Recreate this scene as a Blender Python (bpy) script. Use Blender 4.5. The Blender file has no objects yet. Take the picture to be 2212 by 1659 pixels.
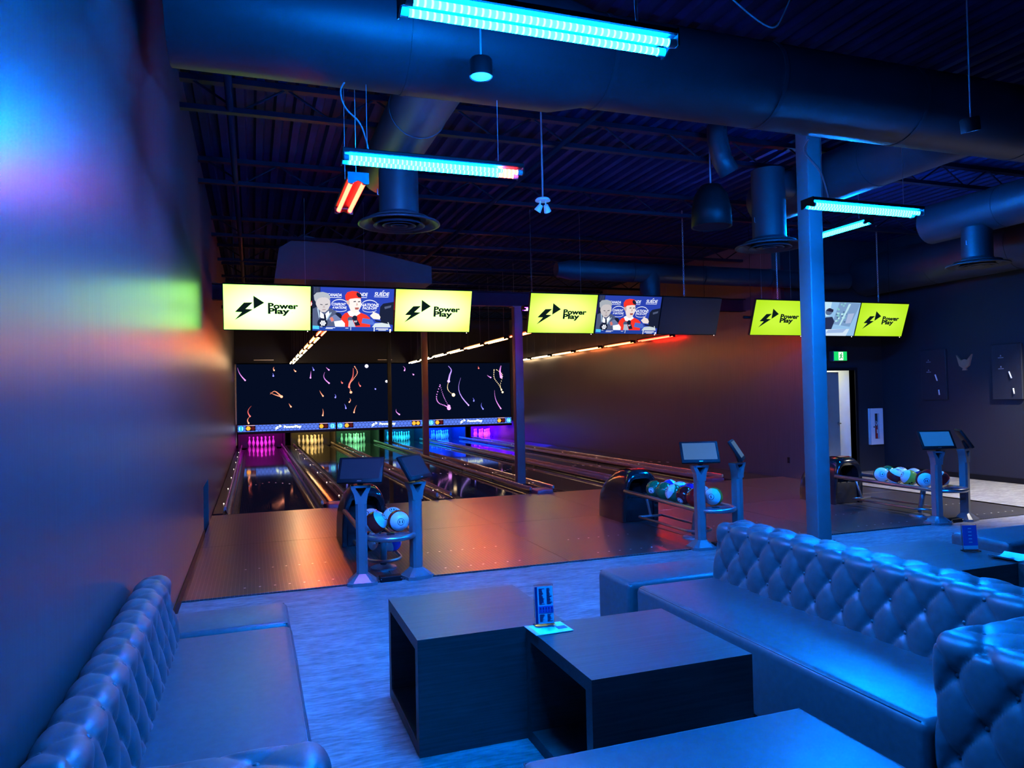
import bpy, bmesh, math, random
from mathutils import Vector, Matrix
random.seed(7)
SC = bpy.context.scene
COL = SC.collection
PI = math.pi

# ------------------------------------------------------------------ camera, world, exposure
def look_matrix(yaw, pitch, roll):
    fw = Vector((math.sin(yaw)*math.cos(pitch), math.cos(yaw)*math.cos(pitch), math.sin(pitch)))
    r = Vector((math.cos(yaw), -math.sin(yaw), 0)); d = fw.cross(r)
    r2 = math.cos(roll)*r + math.sin(roll)*d; d2 = -math.sin(roll)*r + math.cos(roll)*d
    return Matrix(((r2.x, -d2.x, -fw.x), (r2.y, -d2.y, -fw.y), (r2.z, -d2.z, -fw.z)))
cam = bpy.data.objects.new('camera', bpy.data.cameras.new('camera')); COL.objects.link(cam)
cam.matrix_world = Matrix.Translation((0, 0, 1.72)) @ look_matrix(0.3408, 0.0190, 0.0215).to_4x4()
cam.data.sensor_width = 36; cam.data.lens = 1580.2*36/2212; cam.data.clip_start = 0.05
SC.camera = cam
W = bpy.data.worlds.new('world'); SC.world = W; W.use_nodes = True
W.node_tree.nodes['Background'].inputs[0].default_value = (0.25, 0.4, 1, 1)
W.node_tree.nodes['Background'].inputs[1].default_value = 0.002
vs = SC.view_settings
vs.view_transform = 'Standard'; vs.look = 'None'; vs.gamma = 1; vs.use_curve_mapping = False; vs.exposure = 0.0
SC.cycles.max_bounces = 6; SC.cycles.sample_clamp_indirect = 6.0; SC.cycles.blur_glossy = 0.6
SC.cycles.use_denoising = True

# ------------------------------------------------------------------ materials
def nodes(name):
    m = bpy.data.materials.new(name); m.use_nodes = True
    nt = m.node_tree; return m, nt, nt.nodes['Principled BSDF']
def link(nt, a, b): nt.links.new(a, b)
def coords(nt, kind, scale=(1, 1, 1)):
    t = nt.nodes.new('ShaderNodeTexCoord'); mp = nt.nodes.new('ShaderNodeMapping')
    mp.inputs['Scale'].default_value = scale; link(nt, t.outputs[kind], mp.inputs[0]); return mp.outputs[0]
def ramp(nt, fac, stops):
    r = nt.nodes.new('ShaderNodeValToRGB'); link(nt, fac, r.inputs[0])
    el = r.color_ramp.elements
    while len(el) < len(stops): el.new(0.5)
    for e, (p, c) in zip(el, stops): e.position = p; e.color = (*c, 1)
    return r.outputs[0]
def bump(nt, b, h, strength, dist=0.01):
    n = nt.nodes.new('ShaderNodeBump'); n.inputs['Strength'].default_value = strength; n.inputs['Distance'].default_value = dist
    link(nt, h, n.inputs['Height']); link(nt, n.outputs[0], b.inputs['Normal'])
def noise(nt, v, scale, detail=4):
    n = nt.nodes.new('ShaderNodeTexNoise'); n.inputs['Scale'].default_value = scale; n.inputs['Detail'].default_value = detail
    link(nt, v, n.inputs['Vector']); return n.outputs['Fac']
def mat(name, col, rough=0.5, metal=0.0, spec=0.5, vary=0.15, nscale=6, stretch=(1, 1, 1), bmp=0.0, bdist=0.004, kind='Object', coat=0):
    m, nt, b = nodes(name)
    v = coords(nt, kind, stretch); f = noise(nt, v, nscale)
    lo = tuple(c*(1-vary) for c in col); hi = tuple(min(1, c*(1+vary)) for c in col)
    link(nt, ramp(nt, f, [(0.3, lo), (0.7, hi)]), b.inputs['Base Color'])
    b.inputs['Roughness'].default_value = rough; b.inputs['Metallic'].default_value = metal
    b.inputs['Specular IOR Level'].default_value = spec; b.inputs['Coat Weight'].default_value = coat
    if bmp: bump(nt, b, f, bmp, bdist)
    return m
def glow(name, col, strength, sample=True):
    m = bpy.data.materials.new(name); m.use_nodes = True; nt = m.node_tree; nt.nodes.clear()
    e = nt.nodes.new('ShaderNodeEmission'); o = nt.nodes.new('ShaderNodeOutputMaterial')
    e.inputs[0].default_value = (*col, 1); e.inputs[1].default_value = strength; link(nt, e.outputs[0], o.inputs[0])
    if not sample: m.cycles.emission_sampling = 'NONE'
    return m, nt, e
def glass(name, col=(0.9, 0.95, 1), rough=0.02):
    m, nt, b = nodes(name)
    b.inputs['Base Color'].default_value = (*col, 1); b.inputs['Transmission Weight'].default_value = 1
    b.inputs['Roughness'].default_value = rough; b.inputs['IOR'].default_value = 1.3
    return m
M = {}
# painted walls: dark satin paint with faint upright roller streaks
def wall_paint(name, col, rough):
    m, nt, b = nodes(name)
    v = coords(nt, 'Object', (9, 9, 0.35)); f = noise(nt, v, 5, 5)
    link(nt, ramp(nt, f, [(0.3, tuple(c*.88 for c in col)), (0.7, tuple(c*1.1 for c in col))]), b.inputs['Base Color'])
    r = nt.nodes.new('ShaderNodeMapRange'); link(nt, f, r.inputs[0]); r.inputs[3].default_value = rough-.05; r.inputs[4].default_value = rough+.06
    link(nt, r.outputs[0], b.inputs['Roughness']); b.inputs['Specular IOR Level'].default_value = 0.4
    bump(nt, b, f, 0.06, 0.003); return m
M['wall'] = wall_paint('wall_satin_paint', (0.058, 0.055, 0.06), 0.31)
M['wall_flat'] = wall_paint('wall_flat_paint', (0.01, 0.012, 0.02), 0.7)
M['ceiling'] = mat('ceiling_black_deck', (0.003, 0.012, 0.05), 0.75, vary=.2, spec=.06)
M['duct'] = mat('duct_painted', (0.02, 0.021, 0.028), 0.5, vary=.15, nscale=3)
M['pipe'] = mat('pipe_painted', (0.004, 0.006, 0.014), 0.6, spec=.1)
M['black'] = mat('black_plastic', (0.005, 0.005, 0.006), 0.5, spec=.2)
M['blackmatte'] = mat('black_matte', (0.01, 0.01, 0.012), 0.8)
M['column'] = mat('column_paint', (0.15, 0.15, 0.16), 0.45, vary=.06, bmp=.05)
M['column_dark'] = mat('column_dark_paint', (0.07, 0.065, 0.07), 0.5, vary=.06)
def vinyl():
    m, nt, b = nodes('vinyl_floor')
    v = coords(nt, 'Object', (0.9, 3.2, 1)); f = noise(nt, v, 3.2, 8)
    v2 = coords(nt, 'Object', (3, 13, 1)); g = noise(nt, v2, 4, 6)
    mx = nt.nodes.new('ShaderNodeMath'); mx.operation = 'MULTIPLY_ADD'; link(nt, g, mx.inputs[0]); mx.inputs[1].default_value = .55; 
    s = nt.nodes.new('ShaderNodeMath'); s.operation = 'MULTIPLY'; link(nt, f, s.inputs[0]); s.inputs[1].default_value = .5
    link(nt, s.outputs[0], mx.inputs[2])
    link(nt, ramp(nt, mx.outputs[0], [(0.36, (.09, .09, .095)), (0.52, (.185, .185, .19)), (0.68, (.3, .3, .3))]), b.inputs['Base Color'])
    b.inputs['Roughness'].default_value = 0.5; b.inputs['Specular IOR Level'].default_value = .35
    bump(nt, b, mx.outputs[0], .08, .003); return m
M['vinyl'] = vinyl()
def boards(name, base, line, pitch, rough, lw=0.1, grain=.25, spec=.5, coat=0):
    m, nt, b = nodes(name)
    t = nt.nodes.new('ShaderNodeTexCoord'); sx = nt.nodes.new('ShaderNodeSeparateXYZ'); link(nt, t.outputs['Object'], sx.inputs[0])
    d = nt.nodes.new('ShaderNodeMath'); d.operation = 'DIVIDE'; link(nt, sx.outputs[0], d.inputs[0]); d.inputs[1].default_value = pitch
    fr = nt.nodes.new('ShaderNodeMath'); fr.operation = 'FRACT'; link(nt, d.outputs[0], fr.inputs[0])
    c = nt.nodes.new('ShaderNodeMath'); c.operation = 'LESS_THAN'; link(nt, fr.outputs[0], c.inputs[0]); c.inputs[1].default_value = lw
    f = noise(nt, coords(nt, 'Object', (25, 1.2, 1)), 3, 5)
    base_c = ramp(nt, f, [(0.3, tuple(x*(1-grain) for x in base)), (0.7, tuple(x*(1+grain) for x in base))])
    mix = nt.nodes.new('ShaderNodeMix'); mix.data_type = 'RGBA'; link(nt, c.outputs[0], mix.inputs[0])
    link(nt, base_c, mix.inputs[6]); mix.inputs[7].default_value = (*line, 1)
    link(nt, mix.outputs[2], b.inputs['Base Color'])
    b.inputs['Roughness'].default_value = rough; b.inputs['Specular IOR Level'].default_value = spec; b.inputs['Coat Weight'].default_value = coat
    b.inputs['Coat Roughness'].default_value = .27; b.inputs['Coat IOR'].default_value = 1.7
    bump(nt, b, c.outputs[0], .12, .002); return m
M['approach'] = boards('approach_boards', (.026, .022, .022), (.13, .12, .12), .036, .31, .12, spec=1.0, coat=1)
M['lane'] = boards('lane_boards', (.01, .0085, .009), (.03, .026, .026), .0265, .05, .13, spec=.7)
M['lanebase'] = mat('lane_bed', (.012, .011, .012), .5)
M['gutter'] = mat('gutter_plastic', (.012, .011, .012), .2, spec=.5)
M['rail'] = mat('bumper_metal', (.5, .46, .44), .2, metal=.7, vary=.05)
M['divider'] = mat('divider_cap', (.012, .011, .012), .24, spec=.4)
M['maroon'] = mat('maroon_plastic', (.2, .06, .08), .35)
M['leather'] = mat('charcoal_leather', (.07, .07, .075), .4, spec=.5, vary=.12, nscale=26, bmp=.12, bdist=.0015)
M['piping'] = mat('leather_piping', (.06, .06, .064), .4)
def laminate():
    m, nt, b = nodes('dark_wood_laminate')
    v = coords(nt, 'Object', (1.2, 30, 30)); f = noise(nt, v, 3, 6)
    link(nt, ramp(nt, f, [(0.3, (.05, .042, .04)), (0.7, (.085, .073, .07))]), b.inputs['Base Color'])
    b.inputs['Roughness'].default_value = .34; bump(nt, b, f, .15, .002); return m
M['laminate'] = laminate()
M['steel'] = mat('painted_steel_post', (.2, .21, .23), .33, metal=.45, vary=.06)
M['chrome'] = mat('brushed_steel', (.45, .45, .47), .28, metal=.9, vary=.06)
M['chain'] = mat('galvanised_chain', (.6, .62, .66), .35, metal=.2)
M['hood'] = mat('glossy_black_shell', (.014, .013, .015), .16, spec=.7)
M['redshell'] = mat('red_shell', (.45, .02, .02), .2, spec=.6)
M['white'] = mat('white_enamel', (.75, .75, .76), .4, vary=.05)
M['offwhite'] = mat('door_paint', (.28, .3, .28), .5, vary=.05)
M['pin'] = mat('pin_white', (.8, .8, .8), .25, vary=.03)
M['tablet'] = mat('tablet_glass', (.05, .055, .065), .12, spec=.6)
M['acrylic'] = glass('clear_acrylic')
M['paper'] = mat('paper_print', (.62, .64, .7), .6, vary=.04)
M['ink'] = mat('navy_ink', (.02, .02, .12), .6)
M['inkmid'] = mat('violet_ink', (.12, .11, .42), .6)
M['cyanprint'] = mat('cyan_print', (.25, .75, .85), .5)
M['pinkprint'] = mat('pink_print', (.8, .35, .6), .5)
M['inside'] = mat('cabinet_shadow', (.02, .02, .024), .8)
M['extinguisher'] = mat('red_enamel', (.5, .02, .015), .3)
M['brown'] = mat('brown_ornament', (.3, .14, .09), .5)
M['cable'] = mat('cable_grey', (.25, .25, .27), .5)

# ------------------------------------------------------------------ mesh helpers
def obj(name, bm, m, parent=None, smooth=False, auto=None):
    me = bpy.data.meshes.new(name); bm.normal_update(); bm.to_mesh(me); bm.free()
    return obj_me(name, me, m, parent, smooth, auto)
def obj_me(name, me, m, parent=None, smooth=False, auto=None):
    for x in (m if isinstance(m, (list, tuple)) else [m]): me.materials.append(x)
    if smooth or auto:
        me.shade_smooth()
        if auto: me.set_sharp_from_angle(angle=math.radians(auto))
    o = bpy.data.objects.new(name, me); COL.objects.link(o)
    if parent: o.parent = parent
    return o
def tag(o, label, cat, group=None):
    o['label'] = label; o['category'] = cat
    if group: o['group'] = group
    return o
def thing(name, label, cat, loc=(0, 0, 0), rotz=0, group=None):
    o = bpy.data.objects.new(name, None); COL.objects.link(o); o.empty_display_size = .1
    o.location = loc; o.rotation_euler = (0, 0, rotz); return tag(o, label, cat, group)
def struct(o):
    o['kind'] = 'structure'; return o
def dup(root, loc=None, rotz=None, label=None, parent=None):
    r = root.copy(); COL.objects.link(r); r.parent = parent if parent else root.parent
    if loc is not None: r.location = loc
    if rotz is not None: r.rotation_euler = (0, 0, rotz)
    if label: r['label'] = label
    for ch in list(root.children):
        c = ch.copy(); COL.objects.link(c); c.parent = r
        for g in list(ch.children):
            d = g.copy(); COL.objects.link(d); d.parent = c
    return r
def BM(): return bmesh.new()
def box(bm, x0, x1, y0, y1, z0, z1, mi=0):
    v = [bm.verts.new(p) for p in ((x0,y0,z0),(x1,y0,z0),(x1,y1,z0),(x0,y1,z0),(x0,y0,z1),(x1,y0,z1),(x1,y1,z1),(x0,y1,z1))]
    fs = [bm.faces.new([v[i] for i in q]) for q in ((3,2,1,0),(4,5,6,7),(0,1,5,4),(1,2,6,5),(2,3,7,6),(3,0,4,7))]
    for f in fs: f.material_index = mi
    return fs
def rbox(bm, x0, x1, y0, y1, z0, z1, r=.01, seg=2):
    fs = box(bm, x0, x1, y0, y1, z0, z1)
    es = list({e for f in fs for e in f.edges})
    bmesh.ops.bevel(bm, geom=es, offset=r, segments=seg, affect='EDGES', profile=.5); return bm
def one_box(*a, r=None, seg=2):
    bm = BM()
    if r: rbox(bm, *a, r, seg)
    else: box(bm, *a)
    return bm
def tube(bm, pts, r, seg=8, closed=False, caps=True):
    pts = [Vector(p) for p in pts]; n = len(pts); rings = []; up = None
    for i, p in enumerate(pts):
        if closed: d = pts[(i+1) % n] - pts[i-1]
        else: d = pts[min(i+1, n-1)] - pts[max(i-1, 0)]
        d.normalize()
        if up is None:
            up = Vector((0, 0, 1)) if abs(d.z) < .9 else Vector((1, 0, 0))
        a = d.cross(up); a.normalize(); b = a.cross(d); b.normalize(); up = b
        rr = r[i] if isinstance(r, (list, tuple)) else r
        rings.append([bm.verts.new(p + a*math.cos(2*PI*k/seg)*rr + b*math.sin(2*PI*k/seg)*rr) for k in range(seg)])
    for i in range(n if closed else n-1):
        A, B = rings[i], rings[(i+1) % n]
        for k in range(seg): bm.faces.new((A[k], A[(k+1) % seg], B[(k+1) % seg], B[k]))
    if caps and not closed: bm.faces.new(rings[0][::-1]); bm.faces.new(rings[-1])
    bmesh.ops.recalc_face_normals(bm, faces=bm.faces); return bm
def lathe(bm, prof, seg=24, c=(0, 0, 0)):
    rings = []
    for r, z in prof:
        rings.append([bm.verts.new((c[0]+r*math.cos(2*PI*k/seg), c[1]+r*math.sin(2*PI*k/seg), c[2]+z)) for k in range(seg)] if r > 1e-6 else [bm.verts.new((c[0], c[1], c[2]+z))])
    for A, B in zip(rings, rings[1:]):
        for k in range(seg):
            j = (k+1) % seg
            if len(A) == 1 and len(B) == 1: continue
            if len(A) == 1: bm.faces.new((A[0], B[j], B[k]))
            elif len(B) == 1: bm.faces.new((A[k], A[j], B[0]))
            else: bm.faces.new((A[k], A[j], B[j], B[k]))
    bmesh.ops.recalc_face_normals(bm, faces=bm.faces); return bm
def prism(bm, poly, axis, a0, a1):
    """extrude a 2-D polygon along axis ('x': poly is (y,z); 'y': (x,z); 'z': (x,y))"""
    f = {'x': lambda p, a: (a, p[0], p[1]), 'y': lambda p, a: (p[0], a, p[1]), 'z': lambda p, a: (p[0], p[1], a)}[axis]
    A = [bm.verts.new(f(p, a0)) for p in poly]; B = [bm.verts.new(f(p, a1)) for p in poly]; n = len(poly)
    bm.faces.new(A[::-1]); bm.faces.new(B)
    for i in range(n): bm.faces.new((A[i], A[(i+1) % n], B[(i+1) % n], B[i]))
    bmesh.ops.recalc_face_normals(bm, faces=bm.faces); return bm
def text_data(txt, bold=0.0):
    cu = bpy.data.curves.new('t', 'FONT'); cu.body = txt; cu.offset = bold; cu.resolution_u = 3
    o = bpy.data.objects.new('t', cu); COL.objects.link(o)
    dg = bpy.context.evaluated_depsgraph_get(); me = bpy.data.meshes.new_from_object(o.evaluated_get(dg))
    vs_ = [(v.co.x, v.co.y) for v in me.vertices]; fs = [tuple(p.vertices) for p in me.polygons]
    bpy.data.objects.remove(o); bpy.data.curves.remove(cu); bpy.data.meshes.remove(me)
    x0 = min(v[0] for v in vs_); x1 = max(v[0] for v in vs_)
    return [((x-x0)/(x1-x0), y) for x, y in vs_], fs
TXT = {}
def text_fit(txt, u0, u1, vbase, cap, bold=0.0):
    """text laid out between u0 and u1 on baseline vbase with capital height cap"""
    if (txt, bold) not in TXT: TXT[(txt, bold)] = text_data(txt, bold)
    vs_, fs = TXT[(txt, bold)]
    return [(u0+x*(u1-u0), vbase+y*cap/.69) for x, y in vs_], fs

# flat printed / displayed pictures: layered polygons with a colour per face
def pic_mat(name, strength):
    m, nt, e = glow(name, (1, 1, 1), strength, sample=False)
    a = nt.nodes.new('ShaderNodeAttribute'); a.attribute_name = 'ink'; link(nt, a.outputs['Color'], e.inputs[0]); return m
class Pic:
    def __init__(s): s.v = []; s.f = []; s.c = []; s.n = 0
    def poly(s, pts, col, eps=None):
        s.n += 1; h = s.n if eps is None else eps; b = len(s.v)
        s.v += [(p[0], p[1], h) for p in pts]; s.f.append(tuple(range(b, b+len(pts)))); s.c.append(col)
    def rect(s, x0, x1, y0, y1, col): s.poly([(x0, y0), (x1, y0), (x1, y1), (x0, y1)], col)
    def disc(s, x, y, r, col, n=20, asp=1.0): s.poly([(x+r*math.cos(2*PI*k/n), y+r*asp*math.sin(2*PI*k/n)) for k in range(n)], col)
    def text(s, t, u0, u1, vb, cap, col, bold=0.0, shear=0):
        vv, ff = text_fit(t, u0, u1, vb, cap, bold); s.n += 1; b = len(s.v)
        s.v += [(x+shear*(y-vb), y, s.n) for x, y in vv]
        for f in ff: s.f.append(tuple(b+i for i in f)); s.c.append(col)
    def build(s, name, m, parent, fn):
        """fn maps (u, v, layer) to local xyz"""
        me = bpy.data.meshes.new(name); me.from_pydata([fn(*p) for p in s.v], [], s.f)
        at = me.color_attributes.new('ink', 'FLOAT_COLOR', 'CORNER'); i = 0
        for p, c in zip(me.polygons, s.c):
            for li in p.loop_indices: at.data[li].color = (*c, 1)
        return obj_me(name, me, m, parent)

# ------------------------------------------------------------------ the room
XL, XR, XF = -.62, 10.06, 12.8          # lane-hall wall, lane wall at the far side, side wall of the lounge
YE, YF, YM, YD = 7.0, 12.15, 28.5, 12.2  # edge of approach, foul line, masking wall, door wall
ZC = 4.9
bm = BM(); box(bm, XL-.2, XF+1.5, -3, YE, -.1, 0); box(bm, 10.22, XF+1.5, YE, YD+.3, -.1, 0)
struct(obj('floor', bm, M['vinyl']))
struct(obj('floor_lane_bed', one_box(XL-.1, XR+.2, YF, 32.2, -.3, -.16), M['lanebase']))
# corrugated roof deck
bm = BM(); prof = []; x = XL-.3; k = 0
while x < XF+1.6:
    z = ZC if k % 2 == 0 else ZC+.06
    prof += [(x, z), (x+.075, z)]; x += .1; k += 1
a = [bm.verts.new((p[0], -3, p[1])) for p in prof]; b = [bm.verts.new((p[0], 32.2, p[1])) for p in prof]
for i in range(len(prof)-1): bm.faces.new((a[i], b[i], b[i+1], a[i+1]))
struct(obj('ceiling', bm, M['ceiling']))
# wall beside lane 11, with the low recess just before the foul line
bm = BM()
box(bm, XL-.35, XL, -3, 10.3, 0, ZC+.1); box(bm, XL-.35, XL, 11.4, 32.2, -.2, ZC+.1); box(bm, XL-.35, XL, 10.3, 11.4, .65, ZC+.1); box(bm, XL-.35, XL-.28, 10.3, 11.4, 0, .65)
struct(obj('wall_left', bm, M['wall']))
bm = BM(); box(bm, XR, XR+.22, 12.3, 32.2, -.2, ZC+.1); box(bm, XR, XR+.22, 11.45, 12.3, -.2, 3.5)
struct(obj('wall_right', bm, M['wall']))
bm = BM(); box(bm, XR+.22, 11.12, YD, YD+.15, 0, ZC+.1); box(bm, 12.04, XF+.2, YD, YD+.15, 0, ZC+.1); box(bm, 11.12, 12.04, YD, YD+.15, 2.15, ZC+.1)
struct(obj('wall_back', bm, M['wall_flat']))
bm = BM(); box(bm, XF, XF+.15, -3, 4.2, 0, ZC+.1); box(bm, XF, XF+.15, 7.6, YD, 0, ZC+.1); box(bm, XF, XF+.15, 4.2, 7.6, 2.6, ZC+.1)
struct(obj('wall_side', bm, M['wall_flat']))
struct(obj('wall_front', one_box(XL-.2, XF+1.5, -3.15, -3, 0, ZC+.1), M['wall_flat']))
struct(obj('wall_lane_end', one_box(XL-.2, XR+.2, 32.2, 32.35, -.3, ZC+.1), M['wall_flat']))
bm = BM(); box(bm, XL-.1, XR+.1, YM+.06, YM+.12, 3.2, ZC+.1)
struct(obj('wall_above_screen', bm, M['wall_flat']))
bm = BM(); box(bm, XF+1.35, XF+1.5, -3, YD+.3, 0, ZC+.1); struct(obj('wall_lobby', bm, M['wall_flat']))
# baseboards
bm = BM(); box(bm, XL, XL+.012, -3, 10.3, 0, .1); struct(obj('baseboard_left', bm, M['black']))
bm = BM(); box(bm, XF-.012, XF, 7.6, YD, 0, .1); struct(obj('baseboard_side', bm, M['black']))
# side room behind the ajar door, lit
bm = BM(); box(bm, 10.9, 12.3, 14.2, 14.3, 0, 2.6); box(bm, 12.2, 12.3, YD+.15, 14.2, 0, 2.6); box(bm, 10.9, 11.0, YD+.15, 14.2, 0, 2.6); box(bm, 10.9, 12.3, YD+.15, 14.3, 2.6, 2.7)
struct(obj('wall_storeroom', bm, mat('storeroom_paint', (.7, .72, .68), .6, vary=.04)))

# approach: separate sheets with joints, then inlaid dots
APP = struct(obj('floor_approach', one_box(XL, 10.22, YE, YF, -.05, .004), M['lanebase']))
C11, PITCH, HALF = 1.26, 3.62, .955
WORD = ['eleven', 'twelve', 'thirteen', 'fourteen', 'fifteen', 'sixteen']
LANES = [C11+PITCH*(i//2)+(HALF if i % 2 else -HALF) for i in range(6)]
xs = [XL]+[C11+PITCH*k*.5-(0 if k % 2 == 0 else 0) for k in range(0, 6)]+[10.22]
ys = [YE, 9.5, YF]
for i in range(len(xs)-1):
    for j in range(2):
        g = .003
        obj('approach_panel', one_box(xs[i]+g, xs[i+1]-g, ys[j]+(g if j else 0), ys[j+1]-(g if j < 1 else 0), -.01, .014, r=.002, seg=1), M['approach'], APP)
dotm = mat('inlay_white', (.8, .8, .8), .3)
bm = BM(); bmesh.ops.create_circle(bm, cap_ends=True, radius=.011, segments=10); dot_me = bpy.data.meshes.new('marker_dot'); bm.to_mesh(dot_me); bm.free(); dot_me.materials.append(dotm)
for cx in LANES:
    for yy in (7.25, 8.05):
        for k in range(-3, 4):
            o = bpy.data.objects.new('marker_dot', dot_me); COL.objects.link(o); o.location = (cx+k*.133, yy, .0146); o.parent = APP

# ------------------------------------------------------------------ lanes
LY0, LY1 = YF, 31.6
def lane_thing(i, cx):
    t = thing('bowling_lane', 'glossy dark bowling lane leading to the %s-lit pins, lane %s' % (PC[i][0], WORD[i]), 'bowling lane', (cx, LY0, 0), 0, 'six bowling lanes')
    L = LY1-LY0
    obj('lane_surface', one_box(-.527, .527, 0, L, -.06, .012), M['lane'], t)
    arr = BM()
    for k in range(-3, 4):
        y = 4.55-abs(k)*.18
        prism(arr, [(k*.133-.016, y-.05), (k*.133+.016, y-.05), (k*.133, y+.08)], 'z', .012, .0135)
    obj('aiming_arrows', arr, dotm, t)
    for s in (-1, 1):
        bm = BM(); pts = [(s*(.527+.118-.118*math.cos(PI*k/8)), .005-.095*math.sin(PI*k/8)) for k in range(9)]
        A = [bm.verts.new((p[0], 0, p[1])) for p in pts]; B = [bm.verts.new((p[0], L-1.2, p[1])) for p in pts]
        for k in range(8): bm.faces.new((A[k], A[k+1], B[k+1], B[k]) if s < 0 else (A[k+1], A[k], B[k], B[k+1]))
        obj('gutter', bm, M['gutter'], t, smooth=True)
        # bumper rail: rounded bar carried over the outer lip of the gutter
        r = BM(); xx = s*.735
        prism(r, [(xx-.016, .055), (xx-.021, .085), (xx-.016, .118), (xx, .128), (xx+.016, .118), (xx+.021, .085), (xx+.016, .055)], 'y', .12, L-1.4)
        rl = obj('bumper_rail', r, M['rail'], t, auto=30)
        br = BM()
        for yy in (.14, 2.4, 4.8, 7.2, 9.6, 12, 14.4):
            tube(br, [(s*.735, yy, .06), (s*.735, yy+.05, -.02)], .007, 6); 
        tube(br, [(s*.735, .12, .07), (s*.70, .03, .02), (s*.735, .16, .02)], .008, 6)
        obj('rail_hinge', br, M['black'], rl)
    return t
PC = [('magenta', (1, .03, .75)), ('warm yellow', (1, .62, .16)), ('mint green', (.25, 1, .38)), ('cyan', (.02, .75, .9)), ('azure', (.02, .35, 1)), ('pink', (1, .08, .42))]
for i, cx in enumerate(LANES): lane_thing(i, cx)
# dividers between lanes
edges = []
for i in range(7):
    a = LANES[i-1]+.763 if i else XL+.01
    b = LANES[i]-.763 if i < 6 else XR-.01
    edges.append((a, b))
names = ['between lane eleven and the dark satin wall', 'between lanes eleven and twelve', 'between lanes twelve and thirteen', 'carrying the columns between lanes thirteen and fourteen', 'between lanes fourteen and fifteen', 'between lanes fifteen and sixteen', 'along the reddish wall beside lane sixteen']
studm = glow('capping_stud_led', (1, .8, .7), 3, sample=False)[0]
for i, (a, b) in enumerate(edges):
    if b-a < .02: continue
    t = thing('lane_divider', 'long low glossy divider '+names[i], 'lane divider', (0, LY0, 0), 0, 'lane dividers')
    wide = i in (1, 3, 5)
    zt = .045 if wide else .03
    obj('cap', one_box(a, b,   .3 if wide else .05, 29.55-LY0, -.15, zt, r=.008, seg=1), M['divider'], t)
    if wide:
        obj('front_nose', one_box(a+.05, b-.02, -.02, .32, -.1, .075, r=.035, seg=4), M['maroon'], t, smooth=True)
        obj('return_track', one_box((a+b)/2-.11, (a+b)/2+.11, .35, 29.5-LY0, zt-.005, zt+.03, r=.012, seg=2), M['gutter'], t, auto=40)
    st = BM()
    for k in range(7):
        bmesh.ops.create_icosphere(st, subdivisions=1, radius=.011, matrix=Matrix.Translation((b-.03, 1.2+k*2.3, zt+.006)))
    obj('stud_light', st, studm, t)

# ------------------------------------------------------------------ pin decks
PINY = 30.35
pinprof = [(0, 0), (.025, .0), (.0286, .004), (.036, .03), (.05, .075), (.0605, .115), (.058, .15), (.044, .2), (.031, .235), (.0235, .265), (.0245, .29), (.0315, .33), (.0325, .345), (.029, .365), (.018, .378), (0, .381)]
bm = BM(); lathe(bm, pinprof, 16); pin_me = bpy.data.meshes.new('bowling_pin'); bm.to_mesh(pin_me); bm.free()
pin_me.materials.append(M['pin']); pin_me.shade_smooth()
PC = [('magenta', (1, .03, .75)), ('warm yellow', (1, .62, .16)), ('mint green', (.25, 1, .38)), ('cyan', (.02, .75, .9)), ('azure', (.02, .35, 1)), ('pink', (1, .08, .42))]
PIT = [(.35, 0, .5), (.25, .16, .06), (.05, .22, .1), (0, .06, .35), (0, .02, .8), (.05, 0, .9)]
kick = mat('kickback_panel', (.009, .009, .01), .5)
for i, cx in enumerate(LANES):
    cname, pcol = PC[i]
    for row in range(4):
        for k in range(row+1):
            o = bpy.data.objects.new('bowling_pin', pin_me); COL.objects.link(o)
            o.location = (cx+(k-row/2)*.305, PINY+row*.264, .013)
            tag(o, '%s-lit bowling pin in the rack of ten at the end of lane %s' % (cname, WORD[i]), 'bowling pin', 'pins of lane '+WORD[i])
    t = thing('pinsetter_bay', 'pinsetter bay with %s light around the pins of lane %s' % (cname, WORD[i]), 'pinsetter', (cx, 0, 0), 0, 'pinsetter bays')
    obj('side_panel', one_box(-.86, -.83, 29.6, 32, -.1, .9), kick, t); obj('side_panel', one_box(.83, .86, 29.6, 32, -.1, .9), kick, t)
    obj('pit_curtain', one_box(-.83, .83, 31.85, 31.9, -.1, 1.0), kick, t)
    obj('top_cover', one_box(-.86, .86, 29.9, 32, 1.0, 1.04), M['blackmatte'], t)
    obj('front_skirt', one_box(-.86, .86, 28.9, 28.95, .78, 1.1), M['blackmatte'], t)
    lamp = one_box(-.6, .6, 29.3, 29.36, .95, 1.0); obj('deck_lamp_housing', lamp, M['black'], t)
    for nm, yy, zz, cc, en, rx in (('deck_light', 29.45, .92, pcol, 45, math.radians(38)), ('pit_light', 31.3, .97, PIT[i], (30, 20, 25, 260, 1000, 1000)[i], 0)):
        ld = bpy.data.lights.new(nm, 'AREA'); ld.shape = 'RECTANGLE'; ld.size = 1.1; ld.size_y = .05; ld.color = [max(0, c) for c in cc]; ld.energy = en
        lo = bpy.data.objects.new(nm, ld); COL.objects.link(lo); lo.location = (0, yy, zz); lo.rotation_euler = (rx, 0, 0); lo.parent = t

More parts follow.
